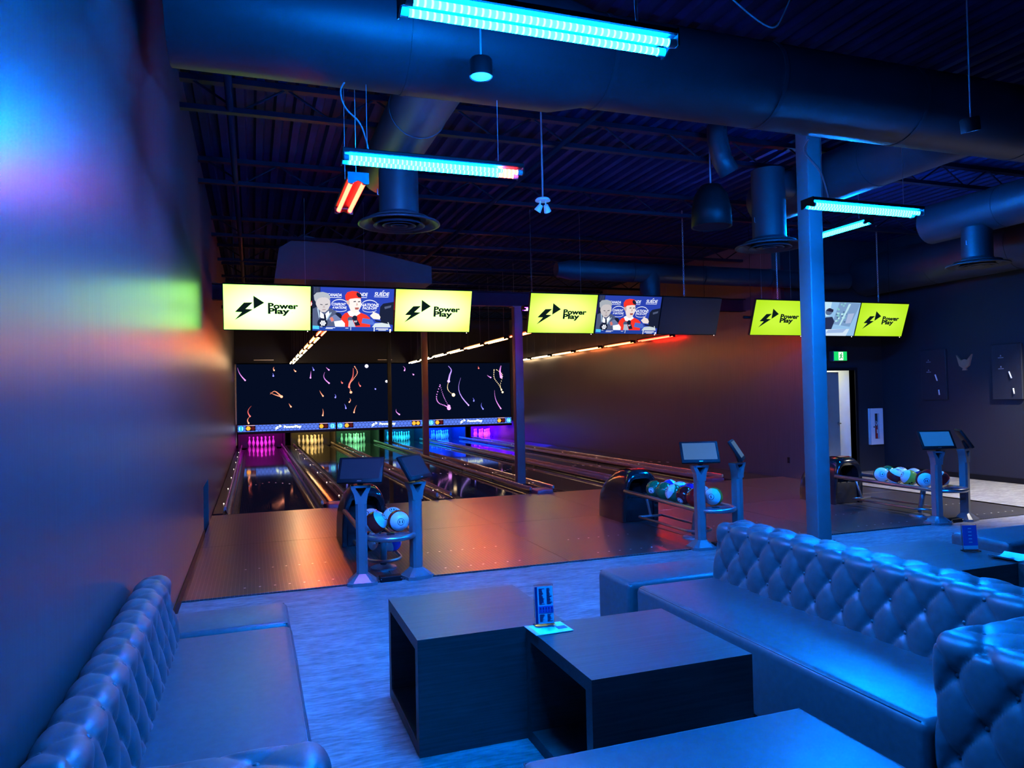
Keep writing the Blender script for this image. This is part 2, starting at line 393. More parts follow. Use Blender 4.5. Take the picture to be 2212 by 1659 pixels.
# ------------------------------------------------------------------ masking screen and sign strip
def ribbon(p, pts, w0, w1, col0, col1):
    n = len(pts)
    for i in range(n-1):
        x0, y0 = pts[i]; x1, y1 = pts[i+1]; dx, dy = x1-x0, y1-y0; l = math.hypot(dx, dy) or 1; nx, ny = -dy/l, dx/l
        t0, t1 = i/(n-1), (i+1)/(n-1); a = w0+(w1-w0)*t0; b = w0+(w1-w0)*t1
        c = tuple(col0[k]+(col1[k]-col0[k])*(t0+t1)/2 for k in range(3))
        p.poly([(x0-nx*a, y0-ny*a), (x1-nx*b, y1-ny*b), (x1+nx*b, y1+ny*b), (x0+nx*a, y0+ny*a)], c, eps=1)
msk = thing('masking_screen', 'wide black video wall above the pins showing falling firework sparks', 'video screen', (XL+.06, YM, 0))
MW = XR-XL-.1
scr, _, _ = glow('screen_night_blue', (.0015, .004, .016), 1, sample=False)
obj('screen_panel', one_box(0, MW, 0, .05, .96, 3.16), [scr], msk)
obj('screen_frame', one_box(-.03, MW+.03, -.01, .06, .93, .965), M['black'], msk)
obj('side_trim', one_box(-.05, 0, -.01, .05, .2, 3.16), mat('trim_light', (.4, .4, .42), .4), msk)
# streaks, in the frame of the photographed wall (x 0..1, y 0..1 from bottom)
SV = [(-.01,.97,.015,.75,'p'),(.115,.98,.115,.92,'o'),(.11,.87,.112,.82,'b'),(.185,.94,.19,.9,'o'),(.25,.98,.255,.92,'b'),(.3,.97,.31,.92,'p'),(.295,.88,.31,.68,'p'),(.245,.9,.243,.78,'p'),
 (.1,.53,.14,.45,'o'),(.275,.55,.287,.45,'o'),(.035,.3,.03,.12,'r'),(.03,.12,.025,0.0,'o'),(.165,.33,.172,.27,'o'),(.33,.48,.332,.42,'b'),(.355,.72,.358,.68,'r'),(.42,.7,.425,.62,'r'),(.285,.22,.285,.1,'o'),
 (.385,.4,.383,.33,'o'),(.365,.3,.37,.22,'b'),(.41,.27,.4,.14,'o'),(.59,.98,.595,.9,'p'),(.56,.18,.572,.08,'p'),(.625,.84,.63,.82,'p'),(.48,.58,.482,.56,'b'),
 (.82,.75,.85,.22,'v'),(.93,.8,.945,.75,'p'),(.96,.5,.985,.14,'p'),(.868,.36,.872,.3,'b'),(.905,.26,.91,.14,'b'),(.893,.97,.895,.93,'r')]
CC = {'p': (1.3, .45, 1.5), 'o': (1.9, .6, .35), 'b': (.35, .35, 1.7), 'r': (1.4, .22, .2), 'v': (.9, .55, 1.9), 'y': (1.9, 1.3, .7)}
p = Pic()
def sx_(u, v): return (u*MW*.96+.15, 1.0+v*2.1)
for x0, y0, x1, y1, c in SV:
    col = CC[c]; n = 7; bend = random.uniform(-.06, .06)*abs(y1-y0)
    pts = [sx_(x0+(x1-x0)*k/n+bend*math.sin(PI*k/n), y0+(y1-y0)*k/n) for k in range(n+1)]
    ribbon(p, pts, .006, .022, tuple(v*.25 for v in col), col)
    hx, hy = pts[-1]; p.disc(hx, hy, .028, tuple(min(3, v*1.5) for v in col), 12)
def curve(ctrl, c, dotted=False, w=.02, head=.08):
    head *= .7; w *= .75
    pts = []
    for k in range(len(ctrl)-1):
        for s in range(10):
            t = s/10; P = [ctrl[max(0, k-1)], ctrl[k], ctrl[k+1], ctrl[min(len(ctrl)-1, k+2)]]
            f = lambda a: .5*((2*P[1][a])+(-P[0][a]+P[2][a])*t+(2*P[0][a]-5*P[1][a]+4*P[2][a]-P[3][a])*t*t+(-P[0][a]+3*P[1][a]-3*P[2][a]+P[3][a])*t**3)
            pts.append(sx_(f(0), f(1)))
    if dotted:
        for q in pts[::2]: p.disc(q[0], q[1], w, CC[c], 8)
    else: ribbon(p, pts, w*.3, w, tuple(v*.4 for v in CC[c]), CC[c])
    p.disc(pts[-1][0], pts[-1][1], head, tuple(v*1.4 for v in CC[c]), 14)
curve([(.405,.98),(.415,.87),(.4,.75),(.385,.65),(.39,.5)], 'o', True, .025, .07); curve([(.4,.95),(.398,.8),(.385,.66),(.383,.6)], 'r', False, .05, .05)
curve([(.735,.62),(.72,.4),(.728,.28),(.755,.22),(.77,.17)], 'p', True, .028, .11); curve([(.735,.62),(.745,.45),(.755,.33),(.77,.2)], 'p', True, .02, .09)
curve([(.77,.98),(.782,.9),(.775,.8),(.77,.68)], 'v', False, .05, .08); curve([(.77,.68),(.765,.58),(.77,.5),(.79,.42)], 'y', True, .02, .1)
curve([(.96,.9),(.96,.74),(.98,.6),(.995,.45)], 'y', True, .026, .06); curve([(.99,.98),(.985,.87),(.99,.75)], 'p', False, .07, .08); curve([(.97,.9),(.995,.8),(.985,.6),(.99,.5)], 'y', True, .022, .05)
curve([(.05+.05,.5),(.115,.55),(.13,.5),(.14,.45)], 'o', False, .035, .07)
p.disc(*sx_(.45, .985), .07, (1.4, 1.3, 2)); p.disc(*sx_(.525, .7), .05, (1.5, 1.4, 1.6))
p.build('spark_picture', pic_mat('screen_sparks', 1.0), msk, lambda u, v, n: (u, -.002-.0004*min(n, 3), v))['kind'] = 'stuff'
# sign strip: three units
def clip(poly, x0, x1, y0, y1):
    for ax, lim, sgn in ((0, x0, 1), (0, x1, -1), (1, y0, 1), (1, y1, -1)):
        out = []
        for i in range(len(poly)):
            a, b = poly[i-1], poly[i]; ia, ib = (a[ax]-lim)*sgn >= 0, (b[ax]-lim)*sgn >= 0
            if ia != ib:
                t = (lim-a[ax])/(b[ax]-a[ax]); out.append((a[0]+t*(b[0]-a[0]), a[1]+t*(b[1]-a[1])))
            if ib: out.append(b)
        poly = out
        if not poly: return []
    return poly
BOLT = [(.23,.606),(.33,.615),(.247,.466),(.332,.458),(.12,.212),(.204,.393),(.126,.394)]
TRI = [(.337,.765),(.461,.613),(.339,.468)]
stripm = pic_mat('sign_strip_print', 1.15)
SW = MW/3
for u in range(3):
    t = thing('lane_sign_panel', 'lit blue honeycomb sign panel with bolt logo over lanes %s and %s' % (WORD[2*u], WORD[2*u+1]), 'sign', (XL+.06+u*SW, YM-.14, .69), 0, 'lane sign panels')
    obj('sign_case', one_box(.005, SW-.005, 0, .12, -.09, .26, r=.01, seg=1), M['black'], t)
    p = Pic(); p.rect(.03, SW-.03, .0, .24, (.02, .035, .16))
    R_ = .078; hx = R_*math.sqrt(3)
    for r in range(-1, 4):
        for c in range(-1, 28):
            cx = c*hx+(hx/2 if r % 2 else 0); cy = r*R_*1.5+.01
            poly = clip([(cx+R_*.9*math.cos(PI/6+k*PI/3), cy+R_*.9*math.sin(PI/6+k*PI/3)) for k in range(6)], .03, SW-.03, .0, .24)
            if poly: p.poly(poly, (.1, .2, .8), eps=2)
    p.n = 3
    for s, num, xc, xr in ((0, 11+2*u, .14, .3), (1, 12+2*u, SW-.14, SW-.3)):
        p.disc(xc, .12, .1, (.02, .5, .75), 24); p.text(str(num), xc-.06, xc+.06, .06, .12, (.5, 1.3, 1.5), .03)
        x0, x1 = (xr, xr+.34) if s == 0 else (xr-.34, xr)
        p.rect(x0, x1, .03, .21, (.004, .003, .003)); p.disc(x0+.09, .12, .075, (1.6, .55, .05)); p.disc(x0+.25, .12, .07, (1.6, .55, .05) if (u == 1 and s == 1) else (.09, .008, .01))
        p.rect(x0+.02, x1-.02, .215, .235, (.9, .5, .4))
    x0 = SW*.37
    for P_ in (BOLT, TRI): p.poly([(x0+(q[0]-.12)*.75, .02+(q[1]-.212)*.38) for q in P_], (1.3, 1.5, .95))
    p.text('PowerPlay', x0+.32, x0+.95, .1, .085, (1.3, 1.5, .95), .05)
    p.build('sign_print', stripm, t, lambda a, b, n: (a, -.001-.0006*n, b))

# ------------------------------------------------------------------ hanging screens
def tv_lime(name, pale, edge, s):
    m, nt, e = glow(name, (1, 1, 1), s)
    t = nt.nodes.new('ShaderNodeTexCoord'); mp = nt.nodes.new('ShaderNodeMapping'); mp.inputs['Location'].default_value = (-.5, 0, -.5); mp.inputs['Scale'].default_value = (1, 0, 1)
    link(nt, t.outputs['Generated'], mp.inputs[0]); ln = nt.nodes.new('ShaderNodeVectorMath'); ln.operation = 'LENGTH'; link(nt, mp.outputs[0], ln.inputs[0])
    link(nt, ramp(nt, ln.outputs['Value'], [(.2, pale), (.62, edge)]), e.inputs[0]); return m
TVW, TVH = 1.195, .665
TVTILT = math.atan2(.22, .64)
picm = pic_mat('tv_picture', 1.0)
def tv_base(label, x, m_scr, lit=True):
    t = thing('hanging_screen', label, 'screen', (x, 11.0, 2.755), 0, 'screens hung over the approach'); t.rotation_euler = (TVTILT, 0, 0)
    obj('casing', one_box(0.003, TVW-.003, .004, .06, 0, TVH, r=.006, seg=1), M['black'], t)
    obj('display', one_box(.013, TVW-.013, -.001, .006, .014, TVH-.012), m_scr, t)
    obj('wall_arm', one_box(TVW*.35, TVW*.65, .06, .27, .22, .42), M['black'], t)
    st = BM(); bmesh.ops.create_icosphere(st, subdivisions=1, radius=.008, matrix=Matrix.Translation((TVW-.05, .0, -.004)))
    obj('standby_light', st, studm, t)
    return t
def to_tv(a, b, n): return (.013+a*(TVW-.026), -.002-.0003*n, .014+b*(TVH-.026))
def tv_logo(t, ink):
    p = Pic(); p.poly(BOLT, ink); p.poly(TRI, ink)
    p.text('Power', .502, .855, .488, .12, ink, .045); p.text('Play', .502, .755, .372, .12, ink, .045); p.text('TM', .775, .79, .39, .012, ink)
    p.build('logo_print', picm, t, to_tv)
def Q(pts): return [((x-845)/675, 1-(y-95)/370) for x, y in pts]
def tv_interview(t, k=1.0):
    p = Pic(); c = lambda r, g, b: (r*k, g*k, b*k)
    navy = c(.03, .07, .55); skin = c(1.1, .95, .9); grey = c(.1, .13, .25); dark = c(.012, .018, .05); wht = c(1.2, 1.25, 1.4); red = c(1.2, .05, .03)
    p.rect(0, 1, 0, 1, navy); p.poly(Q([(845,95),(905,95),(905,465),(845,465)]), dark)
    for i in range(4): p.poly(Q([(855+i*12,95),(860+i*12,95),(860+i*12,150),(855+i*12,150)]), grey)
    def T(s, x0, x1, yb, h, col, sh=.1):
        (u0, v0), (u1, _) = Q([(x0, yb), (x1, yb)]); p.text(s, u0, u1, v0, h/370, col, .02, sh)
    T('CANADA', 962, 1080, 170, 24, wht); T('SUEDE', 1352, 1475, 156, 30, wht); T('NDE', 1230, 1292, 162, 28, wht)
    p.poly(Q([(1418,116),(1432,108),(1436,113),(1421,120)]), wht)
    for x0, x1, y in ((965,1078,178),(1350,1472,164),(1235,1290,172)): p.poly(Q([(x0,y),(x1,y),(x1,y+4),(x0,y+4)]), wht)
    for cx in (1065, 1315):
        pts = [(cx+72*math.cos(PI*k/16), 248-52*math.sin(PI*k/16)) for k in range(17)]
        for a, b in zip(pts, pts[1:]): p.poly(Q([(a[0],a[1]-3),(b[0],b[1]-3),(b[0],b[1]+3),(a[0],a[1]+3)]), wht, eps=8)
        pts2 = [(cx+60*math.cos(PI*k/10), 278+22*math.sin(PI*k/10)) for k in range(11)]
        for a, b in zip(pts2, pts2[1:]): p.poly(Q([(a[0],a[1]-2),(b[0],b[1]-2),(b[0],b[1]+2),(a[0],a[1]+2)]), wht, eps=8)
    p.n = 9
    T('NATIONS', 1240, 1390, 252, 26, wht); T('FACE-OFF', 1255, 1375, 276, 20, wht); T('CONFRONT', 1000, 1112, 248, 22, wht); T('4 NATIONS', 1005, 1120, 275, 20, wht)
    # man in the grey suit, looking down
    p.poly(Q([(845,280),(880,262),(935,310),(985,270),(1040,300),(1065,350),(1070,430),(845,430)]), grey)
    p.poly(Q([(905,300),(940,330),(975,295),(985,330),(950,380),(905,350)]), wht); p.poly(Q([(935,325),(950,325),(958,370),(940,375)]), dark)
    p.poly(Q([(890,265),(902,345),(896,360),(880,275)]), c(.5,.7,.9)); p.poly(Q([(1000,310),(960,380),(950,378),(992,305)]), c(.5,.7,.9))
    p.poly(Q([(868,200),(880,180),(960,180),(985,205),(988,245),(970,285),(945,308),(915,305),(885,275),(870,240)]), c(.75,.7,.72))
    p.poly(Q([(858,205),(852,165),(875,142),(925,135),(965,145),(985,170),(984,200),(965,185),(930,178),(895,188),(878,205),(872,225)]), c(.5,.55,.62))
    p.poly(Q([(905,238),(925,242),(925,247),(905,244)]), dark); p.poly(Q([(945,240),(968,234),(968,240),(946,246)]), dark); p.poly(Q([(922,285),(950,282),(950,287),(924,290)]), c(.35,.2,.22)); p.poly(Q([(930,250),(942,250),(944,270),(926,270)]), c(.6,.52,.54))
    # man in the red cap and jersey
    p.poly(Q([(1070,430),(1080,345),(1110,312),(1150,302),(1230,302),(1290,325),(1320,350),(1325,430)]), red)
    p.poly(Q([(1128,300),(1150,290),(1225,292),(1240,310),(1190,345),(1150,335)]), wht)
    p.poly(Q([(1138,200),(1150,185),(1235,178),(1243,215),(1238,262),(1218,300),(1190,312),(1158,295),(1140,250)]), skin)
    p.poly(Q([(1118,205),(1132,195),(1145,205),(1148,235),(1135,240),(1122,228)]), c(.8,.55,.5))
    p.poly(Q([(1112,195),(1108,160),(1125,132),(1165,120),(1210,124),(1238,145),(1242,182),(1200,180),(1150,188),(1130,205)]), red)
    p.poly(Q([(1205,128),(1238,145),(1244,178),(1215,172),(1200,150)]), dark)
    for x in (1178, 1215): p.poly(Q([(x,208),(x+20,205),(x+20,213),(x,215)]), dark)
    p.poly(Q([(1190,262),(1225,260),(1222,278),(1195,280)]), c(.5,.12,.1)); p.poly(Q([(1206,215),(1216,240),(1200,245)]), c(.75,.5,.45))
    # arm and hand of a third person, dark suit
    p.poly(Q([(1405,250),(1430,222),(1520,205),(1520,410),(1420,390),(1400,330)]), dark); p.poly(Q([(1440,250),(1500,235),(1495,255),(1445,270)]), grey)
    p.poly(Q([(1320,330),(1345,305),(1338,290),(1395,315),(1410,340),(1405,362),(1350,358)]), skin)
    # microphones and recorders
    for x, y, r, col, hc in ((1052,340,32,dark,c(.06,.09,.3)),(1155,365,24,grey,c(.3,.4,.6)),(1192,352,22,dark,dark),(925,400,42,dark,dark)):
        u, v = Q([(x, y)])[0]; p.disc(u, v, r/675, col, 16, 675/370)
    p.poly(Q([(1030,322),(1080,365),(1000,392),(970,362)]), c(.2,.26,.5)); p.poly(Q([(985,355),(1005,345),(1020,375),(1000,388)]), c(.9,.25,.2))
    p.poly(Q([(1020,385),(1085,372),(1110,400),(1110,430),(1030,430)]), wht); p.poly(Q([(1140,372),(1176,372),(1200,430),(1140,430)]), c(.55,.65,.8)); p.poly(Q([(1180,372),(1215,365),(1240,415),(1200,420)]), dark)
    T('97', 1186, 1212, 390, 14, wht)
    for k_ in range(7):
        u, v = Q([(929+17*math.cos(k_*PI/3)*(k_ > 0), 400+17*math.sin(k_*PI/3)*(k_ > 0))])[0]; p.disc(u, v, 8/675, wht, 8, 675/370)
    p.poly(Q([(1258,352),(1340,362),(1365,400),(1355,412),(1250,395)]), c(.1,.2,.75)); p.poly(Q([(1365,395),(1480,385),(1500,430),(1340,430)]), c(.75,.85,.9)); p.poly(Q([(1360,365),(1470,385),(1480,400),(1370,380)]), dark)
    # caption bar
    p.poly(Q([(845,430),(1505,435),(1505,465),(845,465)]), c(.02,.07,.45)); p.poly(Q([(845,422),(898,424),(898,452),(845,450)]), c(.1,.7,1.2))
    for x0, x1, y in ((905,925,430),(955,1030,436),(950,1010,445),(1115,1140,438),(1375,1480,438),(1372,1480,446),(1395,1460,455)): p.poly(Q([(x0,y),(x1,y),(x1,y+4),(x0,y+4)]), wht)
    p.poly(Q([(1158,430),(1162,430),(1162,458),(1158,458)]), wht); p.poly(Q([(1355,430),(1363,430),(1363,466),(1355,466)]), wht); p.poly(Q([(1490,445),(1505,445),(1505,466),(1490,466)]), wht)
    p.build('news_picture', picm, t, to_tv)
def tv_reader(t):
    p = Pic(); S = lambda pts: [((x-715)/325, 1-(y-775)/255) for x, y in pts]
    p.rect(0, 1, 0, 1, (.3, .55, .85)); p.poly(S([(715,775),(850,775),(850,880),(715,900)]), (.55, .8, .95)); p.poly(S([(900,775),(1040,780),(1000,960),(880,940)]), (.2, .35, .6))
    for k in range(26): p.rect(*(lambda a, b: (a, a+.035, b, b+.05))(random.uniform(.52, .74), random.uniform(.35, .95)), random.choice([(.55,.9,.95),(.25,.6,.65),(.1,.2,.35)]))
    p.poly(S([(960,785),(975,785),(935,950),(925,950)]), (.5, .8, .9)); p.poly(S([(970,860),(1010,855),(1000,930),(965,935)]), (.4, .5, .75))
    p.poly(S([(800,985),(805,920),(830,890),(870,885),(890,920),(880,985)]), (.02, .03, .09)); p.disc(.39, .72, .07, (.1, .16, .3), 18, 1.5); p.poly(S([(820,840),(840,820),(868,830),(868,850),(840,845)]), (.02, .02, .06))
    p.poly(S([(735,905),(790,900),(800,950),(745,955)]), (.05, .1, .35)); p.poly(S([(745,880),(800,865),(820,890),(780,905)]), (.8, .75, .8)); p.poly(S([(775,935),(815,935),(838,965),(800,970)]), (.6, .6, .7))
    p.poly(S([(718,1030),(730,985),(1000,975),(985,1030)]), (.65, .8, .95)); p.poly(S([(722,955),(790,950),(795,985),(725,990)]), (1.3, .85, .1)); p.poly(S([(860,985),(980,975),(960,1005),(850,1010)]), (.35, .5, .8))
    p.build('reader_picture', picm, t, to_tv)
lime1 = tv_lime('lime_screen_bright', (2.1, 4.6, 1.1), (1.1, 3.8, .4), 1)
lime1b = tv_lime('lime_screen_bright_edge', (1.9, 3.2, .85), (1.1, 2.6, .2), 1)
lime2 = tv_lime('lime_screen_mid', (1.2, 1.8, .36), (.7, 1.4, .08), 1)
lime3 = tv_lime('lime_screen_low', (.62, .98, .05), (.5, .85, .02), 1)
blank, _, _ = glow('blank_news_backlight', (.03, .08, .5), 1)
blank2, _, _ = glow('blank_reader_backlight', (.3, .5, .8), 1)
off = mat('screen_off', (.006, .008, .014), .25)
ink = (.004, .012, .012)
B1, B2, B3 = -.38, 4.17, 8.47
DX = TVW+.005
t = tv_base('bright pale lime logo screen hanging beside the dark satin wall', B1, lime1); tv_logo(t, ink)
t = tv_base('screen showing a red-capped man at microphones, between the two brightest logo screens', B1+DX, blank); tv_interview(t, 1.0)
t = tv_base('pale lime logo screen at the column end of the first row of three', B1+2*DX, lime1b); tv_logo(t, ink)
t = tv_base('yellow-lime logo screen beside the switched-on news screen and column', B2, lime2); tv_logo(t, ink)
t = tv_base('news screen with red-capped man next to the switched-off screen', B2+DX, blank); tv_interview(t, .8)
tv_base('switched-off black screen hanging from the chain in the middle row', B2+2*DX, off)
t = tv_base('saturated lime logo screen partly behind the big blue column', B3, lime3); tv_logo(t, ink)
t = tv_base('blue-toned screen showing a seated reader, beside the big blue column', B3+DX, blank2); tv_reader(t)
t = tv_base('saturated lime logo screen at the far end over the exit door', B3+2*DX, lime3); tv_logo(t, ink)
# rails that carry the screens, and their chains
for k, (b0, nm) in enumerate(((B1, 'three brightest screens beside the satin wall'), (B2, 'three middle screens, one switched off'), (B3, 'three screens behind the big blue column'))):
    t = thing('screen_rail', 'black tube frame carrying the '+nm, 'rail', (b0, 11.13, 3.1), 0, 'screen rails')
    bm = BM(); tube(bm, [(-.02, 0, 0), (3*DX+.02, 0, 0)], .025, 8); obj('cross_tube', bm, M['black'], t, smooth=True)
    for f in (.04, .96): bm = BM(); tube(bm, [(3*DX*f, 0, 0), (3*DX*f, 0, ZC-3.1)], .004, 6); obj('drop_rod', bm, M['black'], t, smooth=True)
def chain(x, y, z0, z1, label):
    bm = BM(); n = int((z1-z0)/.042); link_len = (z1-z0)/n
    for i in range(n):
        zc = z0+(i+.5)*link_len; pts = []
        for q in range(10):
            a = 2*PI*q/10; u, w = .011*math.cos(a), (link_len*.62)*math.sin(a)
            pts.append((x+(u if i % 2 else 0), y+(0 if i % 2 else u), zc+w))
        tube(bm, pts, .0036, 5, closed=True)
    return tag(obj('hanging_chain', bm, M['chain'], smooth=True), label, 'chain', 'screen chains')
chain(7.06, 10.9, 3.38, ZC, 'steel chain hanging above the switched-off screen')
chain(9.03, 10.9, 3.38, ZC, 'steel chain hanging below the round diffuser next to the big column')
chain(11.4, 10.9, 3.38, ZC, 'steel chain hanging above the lime screen over the exit door')

# ------------------------------------------------------------------ tube lights
def tube_glow(name, c0, s, c1=None, split=None, led=.022):
    m, nt, e = glow(name, c0, s)
    t = nt.nodes.new('ShaderNodeTexCoord'); sx = nt.nodes.new('ShaderNodeSeparateXYZ'); link(nt, t.outputs['Object'], sx.inputs[0])
    if c1:
        g = nt.nodes.new('ShaderNodeMath'); g.operation = 'GREATER_THAN'; link(nt, sx.outputs[0], g.inputs[0]); g.inputs[1].default_value = split
        mx = nt.nodes.new('ShaderNodeMix'); mx.data_type = 'RGBA'; link(nt, g.outputs[0], mx.inputs[0]); mx.inputs[6].default_value = (*c0, 1); mx.inputs[7].default_value = (*c1, 1); link(nt, mx.outputs[2], e.inputs[0])
    d = nt.nodes.new('ShaderNodeMath'); d.operation = 'MULTIPLY'; link(nt, sx.outputs[0], d.inputs[0]); d.inputs[1].default_value = 2*PI/led
    sn = nt.nodes.new('ShaderNodeMath'); sn.operation = 'SINE'; link(nt, d.outputs[0], sn.inputs[0])
    r = nt.nodes.new('ShaderNodeMapRange'); link(nt, sn.outputs[0], r.inputs[0]); r.inputs[1].default_value = .2; r.inputs[3].default_value = s*.55; r.inputs[4].default_value = s*2.2
    link(nt, r.outputs[0], e.inputs[1]); return m
BLUE = tube_glow('tube_blue', (.0003, .18, 1), 1400, led=.03)
BLUERED = tube_glow('tube_blue_red_end', (.0003, .18, 1), 1400, (.06, .0014, .001), .47, led=.03)
REDT = tube_glow('tube_red', (1, .013, .006), 60); REDF = tube_glow('tube_red_single', (1, .012, .006), 75); REDN = tube_glow('tube_red_near', (1, .02, .03), 55)
ORNG = tube_glow('tube_orange', (1, .19, .045), 110); AMBR = tube_glow('tube_amber', (1, .36, .11), 100); WARM = tube_glow('tube_warm_white', (1, .66, .33), 60)
REDS = tube_glow('tube_red_soft', (1, .07, .02), 50)
def fixture(label, loc, rotz, m, L=1.2, gap=.045, group='twin-tube lights', r=.016, top=None):
    t = thing('tube_light', label, 'light', loc, rotz, group); t.rotation_euler = (0, 0, rotz)
    obj('housing', one_box(-L/2-.02, L/2+.02, -gap-.028, gap+.028, .028, .06, r=.006, seg=1), M['black'], t)
    for s in (-1, 1):
        bm = BM(); tube(bm, [(-L/2+.02, s*gap, 0), (L/2-.02, s*gap, 0)], r, 10); obj('tube', bm, m, t, smooth=True)
        for e in (-1, 1):
            bm = BM(); tube(bm, [(e*(L/2-.02), s*gap, 0), (e*(L/2+.015), s*gap, 0)], r+.004, 10); obj('end_cap', bm, M['cable'], t, auto=40)
    for e in (-1, 1):
        bm = BM(); prism(bm, [(-gap-.03, -.02), (-gap-.01, -.024), (0, .0), (gap+.01, -.024), (gap+.03, -.02), (gap+.03, .06), (-gap-.03, .06)], 'x', e*(L/2+.018)-.004, e*(L/2+.018)+.004); obj('end_bracket', bm, M['black'], t)
        if True:
            bm = BM(); tube(bm, [(e*L*.38, 0, .06), (e*L*.38, 0, (top or ZC)-loc[2])], .0025, 5); obj('suspension_wire', bm, M['cable'], t)
    return t
fixture('bright blue twin-tube light hanging in front of the large duct', (1.2, 2.87, 3.3), 0, BLUE)
fixture('blue twin-tube light with a red end over the round diffuser by the satin wall', (1.19, 4.83, 3.3), 0, BLUERED, top=3.83)
fixture('small red twin-tube light above the round diffuser', (.735, 5.72, 3.3), PI/2, REDF, L=.86)
fixture('cyan twin-tube light at the top of the big blue column', (5.08, 4.98, 3.3), 0, BLUE, top=3.9)
fixture('cyan twin-tube light set crosswise behind the big blue column', (7.5, 7.9, 3.88), PI/2, BLUE, L=1.2)
ROWC = [('red', REDN), ('red', REDS), ('orange-red', ORNG), ('orange', ORNG), ('amber', AMBR), ('warm white', WARM), ('warm white', WARM), ('warm white', WARM)]
WEAK = [REDN, REDT]+[tube_glow('tube_%s_soft' % n, c, v) for n, c, v in (('orange', (1, .13, .03), 26), ('orange_far', (1, .2, .05), 26), ('amber', (1, .34, .11), 25), ('warm_white', (1, .66, .33), 24))]
ORD = ['first', 'second', 'third', 'fourth', 'fifth', 'sixth', 'seventh', 'eighth']
for rx_, nm in ((1.38, 'over lane twelve'), (5.84, 'over lane fourteen'), (9.82, 'along the reddish wall')):
    for k, (cn, mt) in enumerate(ROWC):
        if k == 0: continue
        if rx_ > 9: mt = WEAK[min(k, 5)]
        yy = (16.55 if rx_ > 9 else 15.6)+(k-1)*1.99
        if yy > 27.8: continue
        cn_ord = ORD[k-1]
        fixture('%s twin-tube light, %s from the hanging screens in the row %s' % (cn, cn_ord, nm), (rx_, yy, 3.17), PI/2, mt, L=1.6, group='lane lights '+nm, gap=.05, r=.013)
VIOL = tube_glow('tube_violet', (.4, .04, 1), 110); REDH = tube_glow('tube_red_hidden', (1, .02, .03), 130)
fixture('red twin-tube light mounted crosswise behind the brightest logo screen', (1.25, 11.75, 3.25), 0, REDH, group='crosswise lights behind the screens')
fixture('violet twin-tube light mounted crosswise behind the middle screens', (4.9, 11.45, 3.2), 0, VIOL, group='crosswise lights behind the screens')
fixture('red twin-tube light mounted crosswise behind the screens at the big column', (9.5, 11.5, 3.2), 0, REDH, L=.9, group='crosswise lights behind the screens')
# cables feeding the lights
def cable(pts, label, r=.006):
    P = [Vector(q) for q in pts]; out = []
    for k in range(len(P)-1):
        a, b, c, d = P[max(0, k-1)], P[k], P[k+1], P[min(len(P)-1, k+2)]
        for s in range(6):
            t = s/6; out.append(.5*((2*b)+(-a+c)*t+(2*a-5*b+4*c-d)*t*t+(-a+3*b-3*c+d)*t**3))
    out.append(P[-1]); bm = BM(); tube(bm, out, r, 6); return tag(obj('power_cable', bm, M['cable'], smooth=True), label, 'cable', 'power cables')
cable([(.6, 4.84, 3.82), (.57, 4.84, 3.75), (.6, 4.85, 3.65), (.7, 4.86, 3.55), (.75, 4.84, 3.36)], 'thin curved cable dropping to the blue light with a red end')
cable([(4.52, 5.0, 3.88), (4.53, 5.05, 3.86), (4.56, 5.1, 3.8), (4.68, 5.05, 3.62), (4.72, 5.0, 3.36)], 'doubled grey cable dropping to the cyan light on the big column', .009)
cable([(1.85, 3.1, ZC), (1.8, 3.05, 4.2), (1.72, 3.0, 3.6), (1.68, 2.9, 3.36)], 'cable dropping to the bright blue light in front of the large duct')
cable([(3.3, 4.3, 4.86), (3.1, 4.25, 4.6), (3.25, 4.2, 4.4), (3.5, 4.2, 4.3), (3.7, 4.3, 4.5), (3.9, 4.4, 4.8)], 'looped slack cable under the roof deck above the large duct')
cable([(-.3, 6.2, ZC), (-.28, 6.1, 4.6), (-.1, 6.0, 4.52), (.3, 6.0, 4.5), (.6, 6.0, 4.48)], 'bent conduit under the deck beside the satin wall', .012)

# ------------------------------------------------------------------ ducts, pipes, diffusers
def round_duct(name, segs, label, cat='duct', group=None, seam=1.0):
    """segs: list of (point, radius)"""
    bm = BM(); tube(bm, [s[0] for s in segs], [s[1] for s in segs], 28)
    t = thing(name, label, cat, (0, 0, 0), 0, group); obj('duct_shell', bm, M['duct'], t, auto=35)
    a = Vector(segs[0][0]); b = Vector(segs[-1][0]); d = (b-a); L = d.length; d.normalize(); n = int(L/seam)
    for k in range(1, n):
        q = a+d*(k*seam); f = k*seam/L
        acc = 0; rr = segs[0][1]
        for s0, s1 in zip(segs, segs[1:]):
            l = (Vector(s1[0])-Vector(s0[0])).length
            if acc <= k*seam <= acc+l: rr = s0[1]+(s1[1]-s0[1])*(k*seam-acc)/max(l, 1e-6)
            acc += l
        bm = BM(); tube(bm, [q-d*.018, q+d*.018], rr+.006, 28); obj('joint_band', bm, M['duct'], t, auto=35)
    return t
round_duct('round_duct', [((-.45, 4.85, 4.2), .39), ((2.1, 4.85, 4.2), .39), ((2.36, 4.85, 4.2), .33), ((9.5, 4.85, 4.2), .33)], 'large round duct crossing the room above the blue tube light', seam=1.45)
round_duct('round_duct', [((1.42, 5.25, 4.3), .26), ((1.42, 8.2, 4.3), .26)], 'round duct running from the large duct to the diffuser by the satin wall', seam=1.1)
round_duct('round_duct', [((6.62, 5.2, 4.3), .3), ((6.62, 8.2, 4.3), .3)], 'round duct behind the big column feeding the middle diffuser', seam=1.1)
round_duct('round_duct', [((10.1, 5.2, 4.3), .3), ((10.1, 8.6, 4.3), .3)], 'round duct feeding the diffuser near the side wall', seam=1.1)
